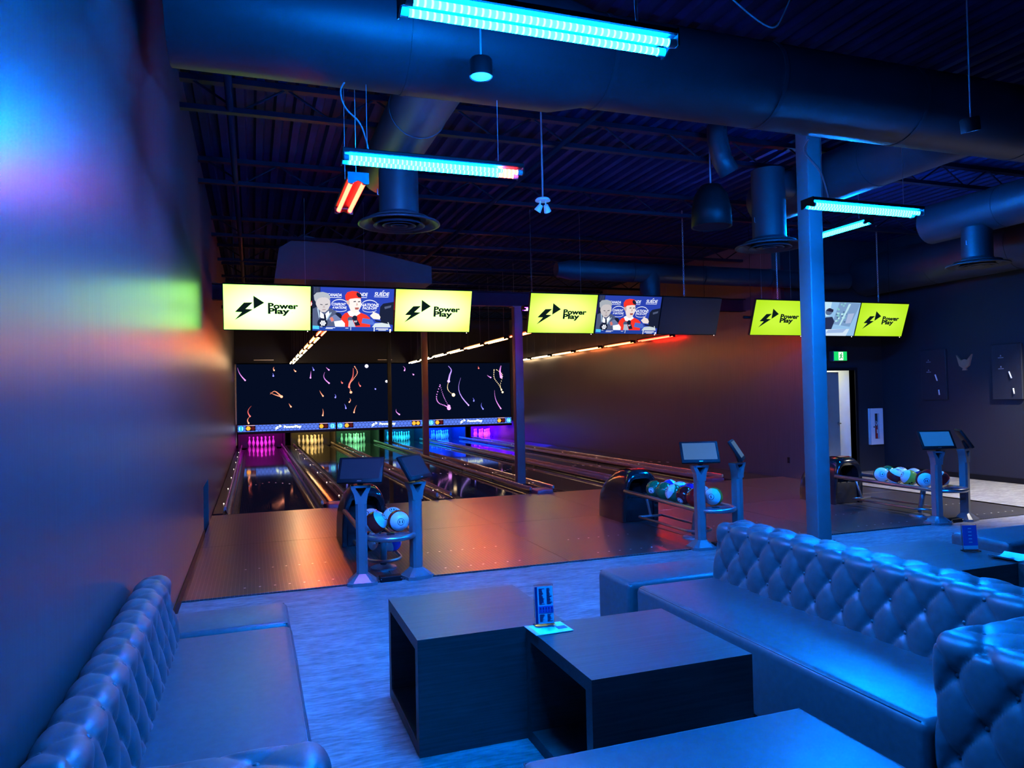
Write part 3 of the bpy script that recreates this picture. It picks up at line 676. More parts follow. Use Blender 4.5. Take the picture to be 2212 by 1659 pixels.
round_duct('round_duct', [((12.35, 4.0, 4.15), .42), ((12.35, 12.15, 4.15), .42)], 'thick round duct running along the top of the side wall', seam=1.6)
t = round_duct('round_duct', [((5.05, 11.8, 3.96), .12), ((5.32, 11.8, 3.96), .175), ((11.28, 11.8, 3.96), .175), ((11.5, 11.75, 3.96), .16)], 'violet-lit round duct behind the screens with a drop leg', seam=1.5)
bm = BM(); tube(bm, [(6.92, 11.8, 3.95), (6.92, 11.8, 3.2)], .185, 24); obj('drop_leg', bm, M['duct'], t, auto=35)
bm = BM(); prism(bm, [(.39, 3.9), (.47, 4.44), (.86, 4.7), (1.33, 4.6), (3.2, 4.22), (3.2, 3.9)], 'y', 13.4, 14.0)
t = thing('duct_transition', 'red-lit slanted duct box above the brightest logo screen', 'duct'); obj('duct_box', bm, M['duct'], t)
for xx in (.9, 2.6): bm = BM(); tube(bm, [(xx, 13.7, 4.3), (xx, 13.7, ZC)], .006, 6); obj('hanger_rod', bm, M['pipe'], t)
def diffuser(x, y, label, zt=4.06):
    t = thing('ceiling_diffuser', label, 'air diffuser', (x, y, 3.5), 0, 'round air diffusers')
    bm = BM(); tube(bm, [(0, 0, .06), (0, 0, zt-3.5)], .2, 28); obj('drop_collar', bm, M['duct'], t, auto=40)
    bm = BM(); lathe(bm, [(.2, .12), (.23, .07), (.3, .045), (.41, .02), (.415, .005), (.39, 0.0), (.33, .03), (.3, .05)], 40); obj('outer_ring', bm, M['duct'], t, smooth=True)
    for r in (.26, .17, .085):
        bm = BM(); lathe(bm, [(r, -.005), (r-.006, -.012), (r-.05, .02), (r-.06, .05), (r-.045, .05), (r-.035, .025), (r, -.005)], 36); obj('inner_cone', bm, M['duct'], t, smooth=True)
    bm = BM(); lathe(bm, [(0, .055), (.31, .055), (.31, .07), (0, .07)], 30); obj('throat', bm, M['blackmatte'], t)
    bm = BM(); tube(bm, [(-.202, 0, .3), (-.215, 0, .3), (-.215, 0, .36)], .006, 5); obj('damper_tab', bm, M['chrome'], t)
    return t
diffuser(1.43, 7.36, 'round stepped diffuser hanging under the red tube light')
t = diffuser(6.02, 7.38, 'round stepped diffuser half hidden by the big blue column', zt=4.45)
bm = BM(); tube(bm, [(0, 0, .8), (.33, 0, .8)], .17, 24); obj('side_takeoff', bm, M['duct'], t, auto=40)
diffuser(10.0, 7.75, 'round stepped diffuser near the side wall, cut by the picture edge')
# sprinkler pipes and joists
for pts, r, lab in (([(-.17, 5.3, 4.6), (-.17, 26, 4.6)], .035, 'sprinkler pipe running along the satin wall under the deck'), ([(3.3, 5.2, 4.55), (3.3, 26, 4.55)], .03, 'sprinkler pipe running lengthwise between the first two ducts')):
    bm = BM(); tube(bm, pts, r, 12); tag(obj('sprinkler_pipe', bm, M['pipe'], smooth=True), lab, 'pipe', 'sprinkler pipes')
for k, yy in enumerate((7.6, 10.1, 13.25, 15.5, 17.5, 20, 22.5, 25)):
    t = thing('roof_joist', 'dark steel roof joist, %s from the large round duct' % (ORD+['ninth'])[k], 'joist', (0, yy, 0), 0, 'roof joists')
    obj('top_chord', one_box(XL, XF, -.05, .05, ZC-.06, ZC-.005), M['pipe'], t); obj('bottom_chord', one_box(XL, XF, -.04, .04, ZC-.34, ZC-.29), M['pipe'], t)
    bm = BM(); n = 30
    for q in range(n):
        x0 = XL+.1+(XF-XL-.2)*q/n; x1 = XL+.1+(XF-XL-.2)*(q+1)/n; a, b = (ZC-.31, ZC-.04) if q % 2 else (ZC-.04, ZC-.31)
        tube(bm, [(x0, 0, a), (x1, 0, b)], .012, 5)
    obj('web_rods', bm, M['pipe'], t)
# can lights, speaker, emergency lamp
lens = mat('frosted_lens', (.7, .66, .72), .5)
def can(x, y, z, tilt, label, r=.07, h=.11):
    t = thing('can_light', label, 'light', (x, y, z), 0, 'hanging can lights')
    c = BM(); lathe(c, [(0, h), (r*.9, h), (r, h*.9), (r, 0), (r*.93, 0), (r*.93, .012)], 24); a = obj('can_body', c, M['black'], t, auto=40); a.rotation_euler = tilt
    c = BM(); lathe(c, [(0, .012), (r*.95, .012), (r*.9, .002), (0, .0)], 24); a = obj('lens', c, lens, t); a.rotation_euler = tilt
    c = BM(); tube(c, [(0, 0, h), (0, 0, ZC-z)], .006, 6); obj('drop_rod', c, M['cable'], t)
    return t
can(1.34, 4.22, 3.68, (0, 0, 0), 'can light with pale violet lens hanging before the large duct')
can(5.42, 4.22, 3.76, (.1, -.25, 0), 'tilted can light with white lens hanging before the large duct')
t = thing('hanging_speaker', 'dark pendant speaker hanging from the roof beside the middle diffuser', 'speaker', (5.27, 7.5, 3.74))
c = BM(); lathe(c, [(.03, .52), (.12, .5), (.2, .38), (.235, .2), (.24, 0), (.225, -.005), (.22, .01)], 28); obj('speaker_body', c, M['black'], t, smooth=True)
c = BM(); lathe(c, [(0, 0.005), (.22, .005), (.22, .012), (0, .012)], 28); obj('grille', c, M['pipe'], t)
c = BM(); tube(c, [(0, 0, .5), (0, 0, ZC-3.74)], .01, 6); obj('cord', c, M['cable'], t)
bm = BM(); tube(bm, [(5.24, 7.3, ZC), (5.24, 7.3, 4.75), (5.3, 7.3, 4.5), (5.4, 7.3, 4.35)], .12, 16); tag(obj('duct_sock', bm, M['duct'], smooth=True), 'short sagging fabric duct dropping beside the pendant speaker', 'duct')
t = thing('emergency_lamp', 'white twin-head emergency lamp under the deck between two ducts', 'lamp', (3.07, 7.5, 3.9))
c = BM(); lathe(c, [(0, .03), (.07, .03), (.085, .015), (.085, 0), (0, 0)], 20); obj('canopy', c, M['white'], t, auto=40)
c = BM(); tube(c, [(0, 0, .03), (0, 0, ZC-3.9)], .01, 6); obj('stem', c, M['cable'], t)
for s in (-1, 1):
    c = BM(); tube(c, [(s*.03, 0, 0), (s*.035, 0, -.05)], .008, 6); obj('neck', c, M['white'], t)
    c = BM(); lathe(c, [(0, .04), (.025, .04), (.042, -.04), (.036, -.042), (0, -.03)], 16); a = obj('lamp_head', c, M['white'], t, auto=40); a.location = (s*.045, 0, -.08); a.rotation_euler = (.4, -s*.5, 0)
# slim far fittings above the video wall
for x, w in ((.05, .7), (4.6, .55)):
    bm = BM(); rbox(bm, x, x+w, YM, YM+.06, 3.3, 3.33, .005, 1); tag(obj('slim_fitting', bm, M['white']), 'slim white ceiling strip above the video wall, %s' % ('next to the satin wall' if x < 1 else 'near the far column'), 'ceiling strip', 'slim strips')

# ------------------------------------------------------------------ columns
def col_thing(x, y, w, d, m, label, zb=0.0, ZC=ZC):
    t = thing('steel_column', label, 'column', (x, y, zb), 0, 'steel columns')
    obj('shaft', one_box(-w/2, w/2, -d/2, d/2, 0, ZC-zb, r=.018, seg=3), m, t, auto=40)
    obj('base_plate', one_box(-w/2-.02, w/2+.02, -d/2-.02, d/2+.02, 0, .012), m, t)
    obj('head_plate', one_box(-w/2-.03, w/2+.03, -d/2-.03, d/2+.03, ZC-zb-.02, ZC-zb), m, t)
col_thing(6.16, 6.84, .2, .2, M['column'], 'big blue-lit square column standing behind the tufted sofa')
col_thing(4.83, 13.25, .17, .17, M['column_dark'], 'slim square column at the foul line between lanes thirteen and fourteen', ZC=3.48)
t = thing('steel_beam', 'dark steel beam resting on the slim column behind the hanging screens', 'beam', (0, 13.25, 3.48))
obj('flange', one_box(XL, XR, -.09, .09, 0, .015), M['pipe'], t); obj('flange', one_box(XL, XR, -.09, .09, .255, .27), M['pipe'], t); obj('web', one_box(XL, XR, -.008, .008, .015, .255), M['pipe'], t)
col_thing(4.95, 21.9, .17, .17, M['column_dark'], 'slim square column halfway down the lane divider', .03)
col_thing(4.98, 28.2, .14, .14, M['blackmatte'], 'thin dark column in front of the video wall', .03)

# ------------------------------------------------------------------ ball returns and balls
def ball_return(cx, label):
    t = thing('ball_return', label, 'ball return', (cx, 0, 0), 0, 'ball returns')
    w = .27
    st = [(9.53, .34), (9.49, .46), (9.4, .555), (9.27, .635), (9.12, .69), (8.97, .718), (8.85, .72), (8.77, .705), (8.72, .675), (8.705, .64)]
    def arch(y, h, ww, n=22, lean=0.0):
        out = []
        for k in range(n+1):
            a = PI*k/n; c, sn = math.cos(a), math.sin(a); zz = .014+(h-.014)*abs(sn)**.5
            out.append((ww*math.copysign(abs(c)**.5, c)*(1-.1*(zz/.72)**2), y+lean*(1-zz/.72), zz))
        return out
    bm = BM(); rings = [arch(y, h, w-(.03 if k == 0 else .01 if k in (1, 9) else 0), lean=.05*(k/9)) for k, (y, h) in enumerate(st)]
    rings += [arch(8.725, .6, w-.055, lean=.05), arch(8.85, .58, w-.065), arch(9.12, .55, w-.075)]
    V = [[bm.verts.new(p) for p in r] for r in rings]
    for A, B in zip(V, V[1:]):
        for k in range(len(A)-1): bm.faces.new((A[k], A[k+1], B[k+1], B[k]))
    bm.faces.new(V[0]); bm.faces.new(V[-1]); bmesh.ops.recalc_face_normals(bm, faces=bm.faces)
    obj('hood_shell', bm, M['hood'], t, auto=45)
    bm = BM()
    rp = [(9.27, .639), (9.12, .694), (8.97, .722), (8.85, .724), (8.79, .714)]
    A = [[bm.verts.new((x, p[0], p[1])) for p in rp] for x in (-.11, .11)]
    for k in range(4): bm.faces.new((A[0][k], A[0][k+1], A[1][k+1], A[1][k]))
    obj('top_accent', bm, M['redshell'], t, smooth=True)
    obj('cavity_back', one_box(-w+.08, w-.08, 9.05, 9.1, .3, .5), M['blackmatte'], t)
    obj('lower_front', one_box(-w+.06, w-.06, 8.79, 8.84, .014, .34, r=.01, seg=1), M['hood'], t)
    zr = .42; hw = .235
    def loop(hw, y0, y1, z, z1=None):
        z1 = z if z1 is None else z1; pts = [(-hw, y0, z1)]+[(-hw, y1+hw+.02, z)]
        for k in range(1, 12): a = PI+PI*k/12; pts.append((hw*math.cos(a), y1+hw+.02+(hw+.02)*math.sin(a), z))
        return pts+[(hw, y1+hw+.02, z), (hw, y0, z1)]
    bm = BM(); tube(bm, loop(hw, 8.76, 6.86, zr, zr+.02), .026, 10); obj('rack_rail', bm, M['chrome'], t, smooth=True)
    for xx in (-.06, .06):
        bm = BM(); tube(bm, [(xx, 8.78, zr-.03), (xx, 7.1, zr-.045)], .012, 8); obj('ball_runner', bm, M['chrome'], t, smooth=True)
    bm = BM(); prism(bm, [(-hw*.93, 7.13)]+[(hw*.93*math.cos(PI+PI*k/12), 7.11+.22*math.sin(PI+PI*k/12)) for k in range(13)]+[(hw*.93, 7.13)], 'z', zr-.03, zr+.012)
    obj('front_tray', bm, M['maroon'], t)
    obj('tray_clip', one_box(-.035, .035, 7.03, 7.08, zr+.01, zr+.018), M['black'], t)
    bm = BM(); tube(bm, [(0, 7.44, zr-.04), (0, 7.5, .06)], .034, 12); obj('stand_post', bm, M['steel'], t, smooth=True)
    bm = BM(); lathe(bm, [(0, .03), (.1, .03), (.13, .018), (.135, 0), (0, 0)], 24, (0, 7.5, .014)); obj('stand_foot', bm, M['steel'], t, auto=40)
    bm = BM(); tube(bm, loop(.17, 8.5, 7.28, .13), .016, 8); obj('lower_rail', bm, M['chrome'], t, smooth=True)
    bm = BM(); tube(bm, [(-.17, 8.5, .13), (.17, 8.5, .13)], .016, 8); tube(bm, [(0, 8.5, .13), (0, 8.62, .4)], .016, 8); obj('rear_strut', bm, M['chrome'], t, smooth=True)
    return t
RC = [1.23, 4.91, 8.46]
ball_return(RC[0], 'black ball return with two tiers of balls, behind the console by lane 11')
ball_return(RC[1], 'black ball return with red-topped hood and mixed green and red balls')
ball_return(RC[2], 'black ball return with mostly white striped balls, in front of the exit door')
BCOL = {'red': (.55, .012, .012), 'green': (.01, .13, .05), 'blue': (.02, .05, .4), 'orange': (.8, .25, .03), 'maroon': (.18, .012, .015), 'purple': (.05, .015, .22), 'navy': (.02, .03, .12), 'yellow': (.8, .5, .05)}
def ball_mat(c, stripe):
    m, nt, b = nodes('ball_%s_%s' % (c, 'stripe' if stripe else 'solid'))
    b.inputs['Roughness'].default_value = .12; b.inputs['Specular IOR Level'].default_value = .6
    f = noise(nt, coords(nt, 'Object'), 30)
    base = ramp(nt, f, [(.3, tuple(x*.9 for x in BCOL[c])), (.7, BCOL[c])])
    if stripe:
        t = nt.nodes.new('ShaderNodeTexCoord'); sx = nt.nodes.new('ShaderNodeSeparateXYZ'); link(nt, t.outputs['Object'], sx.inputs[0])
        a = nt.nodes.new('ShaderNodeMath'); a.operation = 'ABSOLUTE'; link(nt, sx.outputs[2], a.inputs[0])
        g = nt.nodes.new('ShaderNodeMath'); g.operation = 'LESS_THAN'; link(nt, a.outputs[0], g.inputs[0]); g.inputs[1].default_value = .05
        mx = nt.nodes.new('ShaderNodeMix'); mx.data_type = 'RGBA'; link(nt, g.outputs[0], mx.inputs[0]); mx.inputs[6].default_value = (.8, .8, .78, 1); link(nt, base, mx.inputs[7]); link(nt, mx.outputs[2], b.inputs['Base Color'])
    else: link(nt, base, b.inputs['Base Color'])
    return m
BMAT = {}
bm = BM(); bmesh.ops.create_uvsphere(bm, u_segments=32, v_segments=20, radius=.108); ball_src = bpy.data.meshes.new('shell'); bm.to_mesh(ball_src); bm.free(); ball_src.shade_smooth()
SHELL = {}
inkm = mat('ball_ink', (.008, .008, .012), .2)
MARK = {}
def mark_meshes(num):
    if num in MARK: return MARK[num]
    def onsph(pts, r): return [(x, y, math.sqrt(max(0, r*r-x*x-y*y))) for x, y in pts]
    v = []; f = []; n = 28
    for k in range(n):
        a = 2*PI*k/n
        v += [(.030*math.cos(a), .030*math.sin(a)), (.0345*math.cos(a), .0345*math.sin(a))]
    for k in range(n):
        j = (k+1) % n; f.append((2*k, 2*k+1, 2*j+1, 2*j))
    w = .014 if len(num) == 1 else .03
    tv, tf = text_fit(num, -w/2-.003, w/2+.003, -.013, .026, .03); o = len(v); v += tv; f += [tuple(i+o for i in q) for q in tf]
    me = bpy.data.meshes.new('number_print'); me.from_pydata(onsph(v, .1093), [], f); me.materials.append(inkm)
    v2 = [(0, 0)]; f2 = []
    for r in (.014, .028, .04):
        for k in range(n): v2.append((r*math.cos(2*PI*k/n), r*math.sin(2*PI*k/n)))
    for k in range(n):
        j = (k+1) % n; f2.append((0, 1+k, 1+j))
        for q in range(2): f2.append((1+q*n+k, 1+(q+1)*n+k, 1+(q+1)*n+j, 1+q*n+j))
    me2 = bpy.data.meshes.new('number_disc'); me2.from_pydata(onsph(v2, .1086), [], f2); me2.materials.append(M['pin']); me2.shade_smooth()
    MARK[num] = (me, me2); return MARK[num]
def ball(x, y, z, c, stripe, num, face, label, group, holes=None):
    """face: direction the number points to"""
    t = thing('bowling_ball', label, 'bowling ball', (x, y, z), 0, group)
    q = Vector(face).normalized().to_track_quat('Z', 'Y'); t.rotation_mode = 'QUATERNION'; t.rotation_quaternion = q
    if (c, stripe) not in SHELL:
        me = ball_src.copy(); me.materials.append(ball_mat(c, stripe)); SHELL[(c, stripe)] = me
    o = bpy.data.objects.new('shell', SHELL[(c, stripe)]); COL.objects.link(o); o.parent = t
    a, b = mark_meshes(num)
    o = bpy.data.objects.new('number_print', a); COL.objects.link(o); o.parent = t
    if not stripe: o = bpy.data.objects.new('number_disc', b); COL.objects.link(o); o.parent = t
    if holes:
        bm = BM()
        for k in range(3):
            a_ = holes+k*.22; v = Vector((math.cos(a_), math.sin(a_), -.1+.15*(k == 1))).normalized()*.1075
            bmesh.ops.create_circle(bm, cap_ends=True, radius=.012, segments=12, matrix=Matrix.Translation(v*1.012) @ v.to_track_quat('Z', 'Y').to_matrix().to_4x4())
        obj('finger_holes', bm, inkm, t)
    return t
ZB = .525; cx = RC[0]; G = 'balls on the ball return by lane 11'
ball(cx+.115, 7.25, ZB, 'red', True, '11', (.05, -1, .05), 'white ball with red band and black 11 facing out on the front tray', G)
ball(cx+.1, 7.47, ZB, 'orange', True, '13', (-.1, -.6, 1), 'white ball with orange band tucked behind the ball marked 11', G)
ball(cx-.105, 7.27, ZB, 'red', True, '7', (.75, -.45, .55), 'white and red ball tilted beside the ball marked 11', G)
ball(cx-.12, 7.49, ZB, 'blue', True, '10', (-.5, -.5, .5), 'pale ball peeping out behind the first console post', G)
ball(cx-.11, 7.78, .245, 'navy', True, '6', (.75, -.6, .15), 'grey-lit ball on the lower rail with its number turned sideways', G)
ball(cx+.11, 7.66, .245, 'blue', True, '2', (.8, .4, .3), 'blue and white ball on the lower rail behind the stand', G)
cx = RC[1]; G = 'balls on the middle ball return'
for x, y, c, s, n, f, l in ((-.11, 8.2, 'green', False, '6', (-.75, -.55, -.1), 'green ball nearest the hood with its white number spot facing out'),
 (-.11, 7.96, 'green', False, '6', (-.2, .3, 1), 'plain green ball, second from the hood in the outer file'), (-.115, 7.73, 'green', True, '14', (-.95, .2, .5), 'green ball with a broad white side between green and red balls'),
 (-.11, 7.5, 'maroon', False, '7', (-.8, -.2, -.5), 'dark red ball beside the half-white green ball'), (-.11, 7.28, 'red', False, '3', (-.5, .35, .75), 'bright red ball at the tray end of the outer file'),
 (.115, 8.2, 'blue', True, '10', (.8, -.2, .5), 'blue and white ball at the back beside the hood'), (.115, 7.96, 'blue', True, '12', (-.1, .2, 1), 'pale blue-white ball in the inner file behind the green balls'),
 (.115, 7.73, 'purple', True, '4', (1, 0, .3), 'ball with dark purple band in the inner file'), (.11, 7.49, 'navy', True, '9', (-.3, -.35, .9), 'white ball with ringed number partly behind the console post'), (.11, 7.25, 'orange', True, '5', (-.75, -.65, .1), 'white ball with an orange band on the front tray')):
    ball(cx+x, y, ZB, c, s, n, f, l, G)
cx = RC[2]; G = 'balls on the ball return by the exit'
for x, y, c, s, n, f, l, h in ((-.11, 8.02, 'green', True, '14', (-.7, -.7, .15), 'white ball marked 14 facing out at the hood end', None), (-.11, 7.79, 'maroon', True, '11', (.1, -.45, .85), 'white over dark red ball with ringed 11 on top', None),
 (-.11, 7.56, 'yellow', True, '9', (-.9, .35, .45), 'white ball with a golden band and finger holes', -1.0), (-.115, 7.32, 'maroon', True, '15', (-.55, -.8, -.05), 'pinkish white ball marked 15 with dark red back', None),
 (.115, 8.12, 'green', False, '6', (.3, .3, 1), 'dark green ball at the back beside the hood of the far return', None), (.115, 7.905, 'blue', True, '10', (-.1, -.3, 1), 'white ball peeking over the ball with ringed 11', None),
 (.115, 7.685, 'navy', True, '12', (-.2, .3, 1), 'small-looking white ball half hidden behind the golden banded ball', None), (.115, 7.468, 'maroon', False, '7', (.2, .5, 1), 'dark ball behind the ball marked 15', None), (.09, 7.25, 'red', True, '3', (-.5, .3, .6), 'red and pink ball at the tray end behind the console post', None)):
    ball(cx+x, y, ZB, c, s, n, f, l, G, h)

# ------------------------------------------------------------------ score consoles
def console(x, y, yaw, scr, label, group):
    t = thing('score_console', label, 'console', (x, y, 0), yaw*.35, group)
    bm = BM(); prism(bm, [(-.14, -.09), (-.09, -.125), (.09, -.125), (.14, -.09), (.14, .09), (-.14, .09)], 'z', .0, .03); obj('base_plate', bm, M['steel'], t)
    bm = BM()
    r0 = [(-.13, -.085), (-.085, -.115), (.085, -.115), (.13, -.085), (.13, .085), (-.13, .085)]; r1 = [(-.052, -.03), (-.03, -.05), (.03, -.05), (.052, -.03), (.052, .045), (-.052, .045)]
    A = [bm.verts.new((p[0], p[1], .03)) for p in r0]; B = [bm.verts.new((p[0], p[1], .1)) for p in r1]
    for k in range(6): bm.faces.new((A[k], A[(k+1) % 6], B[(k+1) % 6], B[k]))
    bm.faces.new(B); obj('base_flare', bm, M['steel'], t)
    bm = BM(); prism(bm, r1, 'z', .1, .76); obj('post', bm, M['steel'], t)
    # forked head with the triangular cut-out
    for s in (-1, 1):
        bm = BM(); prism(bm, [(0, .755), (s*.052, .755), (s*.055, .79), (s*.065, .845), (s*.09, .9), (s*.095, .925), (s*.065, .925), (s*.0, .82)], 'y', -.05, .045); obj('fork_arm', bm, M['steel'], t)
    obj('fork_bridge', one_box(-.09, .09, -.05, .05, .905, .925), M['steel'], t)
    obj('fork_back', one_box(-.05, .05, .02, .04, .82, .91), M['black'], t)
    hd = thing('head', '', '', (0, -.02, 1.075), yaw*.65); del hd['label']; del hd['category']; hd.name = 'tablet_head'; hd.parent = t; hd.rotation_euler = (-.56, 0, yaw*.65)
    a = obj('bezel', one_box(-.215, .215, -.0, .035, -.135, .135, r=.012, seg=2), M['black'], hd, auto=40)
    obj('touch_screen', one_box(-.185, .185, -.002, .004, -.095, .11), scr, hd)
    obj('bezel_mark', one_box(-.02, .02, -.003, .0, -.12, -.115), M['chrome'], hd)
    bm = BM(); tube(bm, [(0, .03, -.02), (0, .055, -.13)], .03, 12); obj('tilt_mount', bm, M['black'], hd)
    return t
def screen_glow(name, col, e, em=None):
    m = mat(name, col, .4, vary=.05, spec=.08); b = m.node_tree.nodes['Principled BSDF']
    b.inputs['Emission Color'].default_value = (*(em or col), 1); b.inputs['Emission Strength'].default_value = e; return m
s_dim = screen_glow('touch_screen_dim', (.008, .012, .02), 1.0, (.004, .01, .022)); s_mid = screen_glow('touch_screen_grey', (.02, .03, .035), 1.0, (.05, .1, .12)); s_blue = screen_glow('touch_screen_blue', (.02, .04, .06), 1.0, (.01, .1, .3))
for k, (cx, nm) in enumerate(((1.215, 'by lane 11'), (4.95, 'behind the tufted sofa'), (8.48, 'in front of the exit door'))):
    g = 'console pair '+nm
    console(cx-.265, 7.02, -.36, (s_dim, s_mid, s_blue)[k], 'steel score console '+nm+', its tablet turned toward the satin wall', g)
    console(cx+.265, 7.06, .85, (s_dim, s_mid, s_dim)[k], 'steel score console '+nm+', its tablet turned toward the exit', g)
    t = thing('console_link', 'low dark cable box joining the two consoles '+nm, 'cable box', (cx, 7.02, 0), 0, 'console cable boxes')
    obj('box_body', one_box(-.105, .105, -.05, .05, 0, .05, r=.006, seg=1), M['black'], t)
    bm = BM()
    for s in (-1, 1): bmesh.ops.create_icosphere(bm, subdivisions=1, radius=.006, matrix=Matrix.Translation((s*.095, -.052, .03)))
    obj('bolt_heads', bm, M['chrome'], t)

# ------------------------------------------------------------------ lounge furniture
def tufted(path, L, p=.205, q=.27, A=.028, ds=.0115, phase=0, endr=.05, tuft_from=0.0, tuft_to=9, front=9):
    """surface swept along local Y over a profile in XZ; returns bmesh and button points"""
    P = [Vector((a[0], a[1])) for a in path]; seg = [(P[i+1]-P[i]).length for i in range(len(P)-1)]; S = sum(seg)
    n = max(4, int(S/ds)); m = max(4, int(L/ds))
    def at(s):
        s = min(max(s, 0), S); acc = 0
        for i, l in enumerate(seg):
            if s <= acc+l or i == len(seg)-1: return P[i]+(P[i+1]-P[i])*((s-acc)/l)
            acc += l
    pts = [at(S*i/n) for i in range(n+1)]; nor = []
    for i in range(n+1):
        d = pts[min(n, i+2)]-pts[max(0, i-2)]; d.normalize(); nor.append(Vector((-d.y, d.x)))
    bm = BM(); grid = []
    for j in range(m+1):
        u = L*j/m; row = []; e = min(u, L-u); inset = endr-math.sqrt(max(0, endr**2-(endr-e)**2)) if e < endr else 0
        for i in range(n+1):
            s = S*i/n; a = (u+phase)/p+s/q; b = (u+phase)/p-s/q
            h = (abs(math.sin(PI*a))*abs(math.sin(PI*b)))**.36
            fade = 1.0
            if s < tuft_from: fade = max(0, 1-(tuft_from-s)/.06)
            if s > tuft_to: fade = max(0, 1-(s-tuft_to)/.08)
            da, db = a-round(a), b-round(b); dd = math.hypot(p*(da+db)/2, q*(da-db)/2)
            if s > front: fade *= max(.45, 1-(s-front)/.1)
            k = (A*(h-1)-.016*math.exp(-(dd/.03)**2))*fade - inset*(1 if 0 < i < n else .0)
            w = pts[i]+nor[i]*k; row.append(bm.verts.new((w.x, u, w.y)))
        grid.append(row)
    for j in range(m):
        for i in range(n): bm.faces.new((grid[j][i], grid[j+1][i], grid[j+1][i+1], grid[j][i+1]))
    bm.faces.new(grid[0]); bm.faces.new(grid[-1][::-1])
    bmesh.ops.recalc_face_normals(bm, faces=bm.faces)
    buttons = []
    for ia in range(-40, 60):
        for ib in range(-40, 60):
            u = p*(ia+ib)/2-phase; s = q*(ia-ib)/2
            if .05 < u < L-.05 and max(.05, tuft_from) < s < min(S-.05, tuft_to):
                w = at(s); i = int(round(s/S*n)); nn = nor[i]; c = w-nn*(A+.013)*(.5 if s > front+.05 else 1); buttons.append((Vector((c.x, u, c.y)), Vector((nn.x, 0, nn.y))))
    return bm, buttons
bb = BM(); lathe(bb, [(0, .008), (.008, .006), (.012, .001), (.012, -.004), (0, -.004)], 10); btn_me = bpy.data.meshes.new('button'); bb.to_mesh(btn_me); bb.free(); btn_me.materials.append(M['piping']); btn_me.shade_smooth()
def add_buttons(parent, bl):
    for c, nn in bl:
        o = bpy.data.objects.new('button', btn_me); COL.objects.link(o); o.location = c; o.rotation_mode = 'QUATERNION'; o.rotation_quaternion = nn.to_track_quat('Z', 'Y'); o.parent = parent
def arc(cx, cz, r, a0, a1, n=8): return [(cx+r*math.cos(a0+(a1-a0)*k/n), cz+r*math.sin(a0+(a1-a0)*k/n)) for k in range(n+1)]
def soft_block(x0, x1, y0, y1, z0, z1, r=.045): return one_box(x0, x1, y0, y1, z0, z1, r=r, seg=5)
def plinth(t, x0, x1, y0, y1): obj('plinth', one_box(x0+.05, x1-.05, y0+.05, y1-.05, 0, .07), M['black'], t)
def sofa(label, X, Y0, L, s, w_seat, zs, zt, bk0, bk1, arm_x, arm_y):
    """s=+1: back towards +X; profile coordinates are mirrored for s=-1. X: seat front edge."""
    t = thing('tufted_sofa', label, 'sofa', (X, Y0, 0), 0, 'tufted lounge sofas')
    mx = lambda path: [(s*a, b) for a, b in (path if s > 0 else path)]
    def sweep(path, L_, y_, name, **kw):
        bm, bl = tufted(path, L_, **kw)
        if s < 0:
            for v in bm.verts: v.co.x = -v.co.x
            bmesh.ops.reverse_faces(bm, faces=bm.faces); bl = [(Vector((-c.x, c.y, c.z)), Vector((-n.x, n.y, n.z))) for c, n in bl]
        o = obj(name, bm, M['leather'], t, smooth=True); o.location = (0, y_, 0); add_buttons(o, bl); return o
    x0, x1 = (0, w_seat+.12) if s > 0 else (-w_seat-.12, 0)
    obj('seat', soft_block(x0, x1, 0, L, .06, zs), M['leather'], t, smooth=True)
    sm = BM(); xx = s*.018; tube(sm, [(xx, .04, zs-.012), (xx, L-.04, zs-.012)], .004, 6); obj('seat_piping', sm, M['piping'], t, smooth=True)
    plinth(t, x0, x1, 0, L)
    r = .07
    # back: front face up, over the rounded top, down behind
    path = [(bk0, zs-.06)]+arc(bk0+.05+r, zt-r, r, PI, PI/2)+arc(bk1-r, zt-r, r, PI/2, 0)+[(bk1, .07)]
    sweep(path, L-.0, 0, 'backrest', front=zt-zs-.03, tuft_to=(zt-zs+.06)+(bk1-bk0)+.03, phase=.05)
    ax0, ax1 = arm_x
    path = [(ax0, .06)]+arc(ax0+r, zt-.02-r, r, PI, PI/2)+arc(ax1-r, zt-.02-r, r, PI/2, 0)+[(ax1, .07)]
    sweep(path, arm_y, -arm_y+.005, 'armrest', front=zt-.1, tuft_to=1.6, phase=.1, p=.23, q=.3)
    return t
sofa('charcoal tufted sofa whose back hides the second pair of tables', 2.39, 2.12, 2.25, 1, .56, .45, .83, .575, .92, (.01, .92), .46)
sofa('charcoal tufted sofa pushed against the satin wall', .195, 2.15, 2.27, -1, .58, .45, .81, .57, .8, (.0, .8), .46)
def ottoman(label, x0, x1, y0, y1, z=.45):
    t = thing('ottoman_bench', label, 'ottoman', ((x0+x1)/2, (y0+y1)/2, 0), 0, 'backless leather benches')
    a, b = (x1-x0)/2, (y1-y0)/2
    obj('cushion_block', soft_block(-a, a, -b, b, .05, z), M['leather'], t, smooth=True); plinth(t, -a, a, -b, b)
    bm = BM(); tube(bm, [(-a+.02, -b+.02, z-.012), (a-.02, -b+.02, z-.012), (a-.02, b-.02, z-.012), (-a+.02, b-.02, z-.012)], .004, 6, closed=True); obj('edge_piping', bm, M['piping'], t, smooth=True)
ottoman('backless charcoal bench at the lane end of the sofa against the satin wall', XL+.02, .19, 4.46, 4.95)
ottoman('backless charcoal bench at the lane end of the sofa with its back to the column', 2.37, 3.3, 4.42, 4.9)
ottoman('large blue-lit bench end in front of the two low cube tables', .86, 2.09, 1.5, 2.46, .445)
ottoman('dark bench beyond the second pair of tables, cut by the picture edge', 5.8, 6.75, 4.3, 4.85)
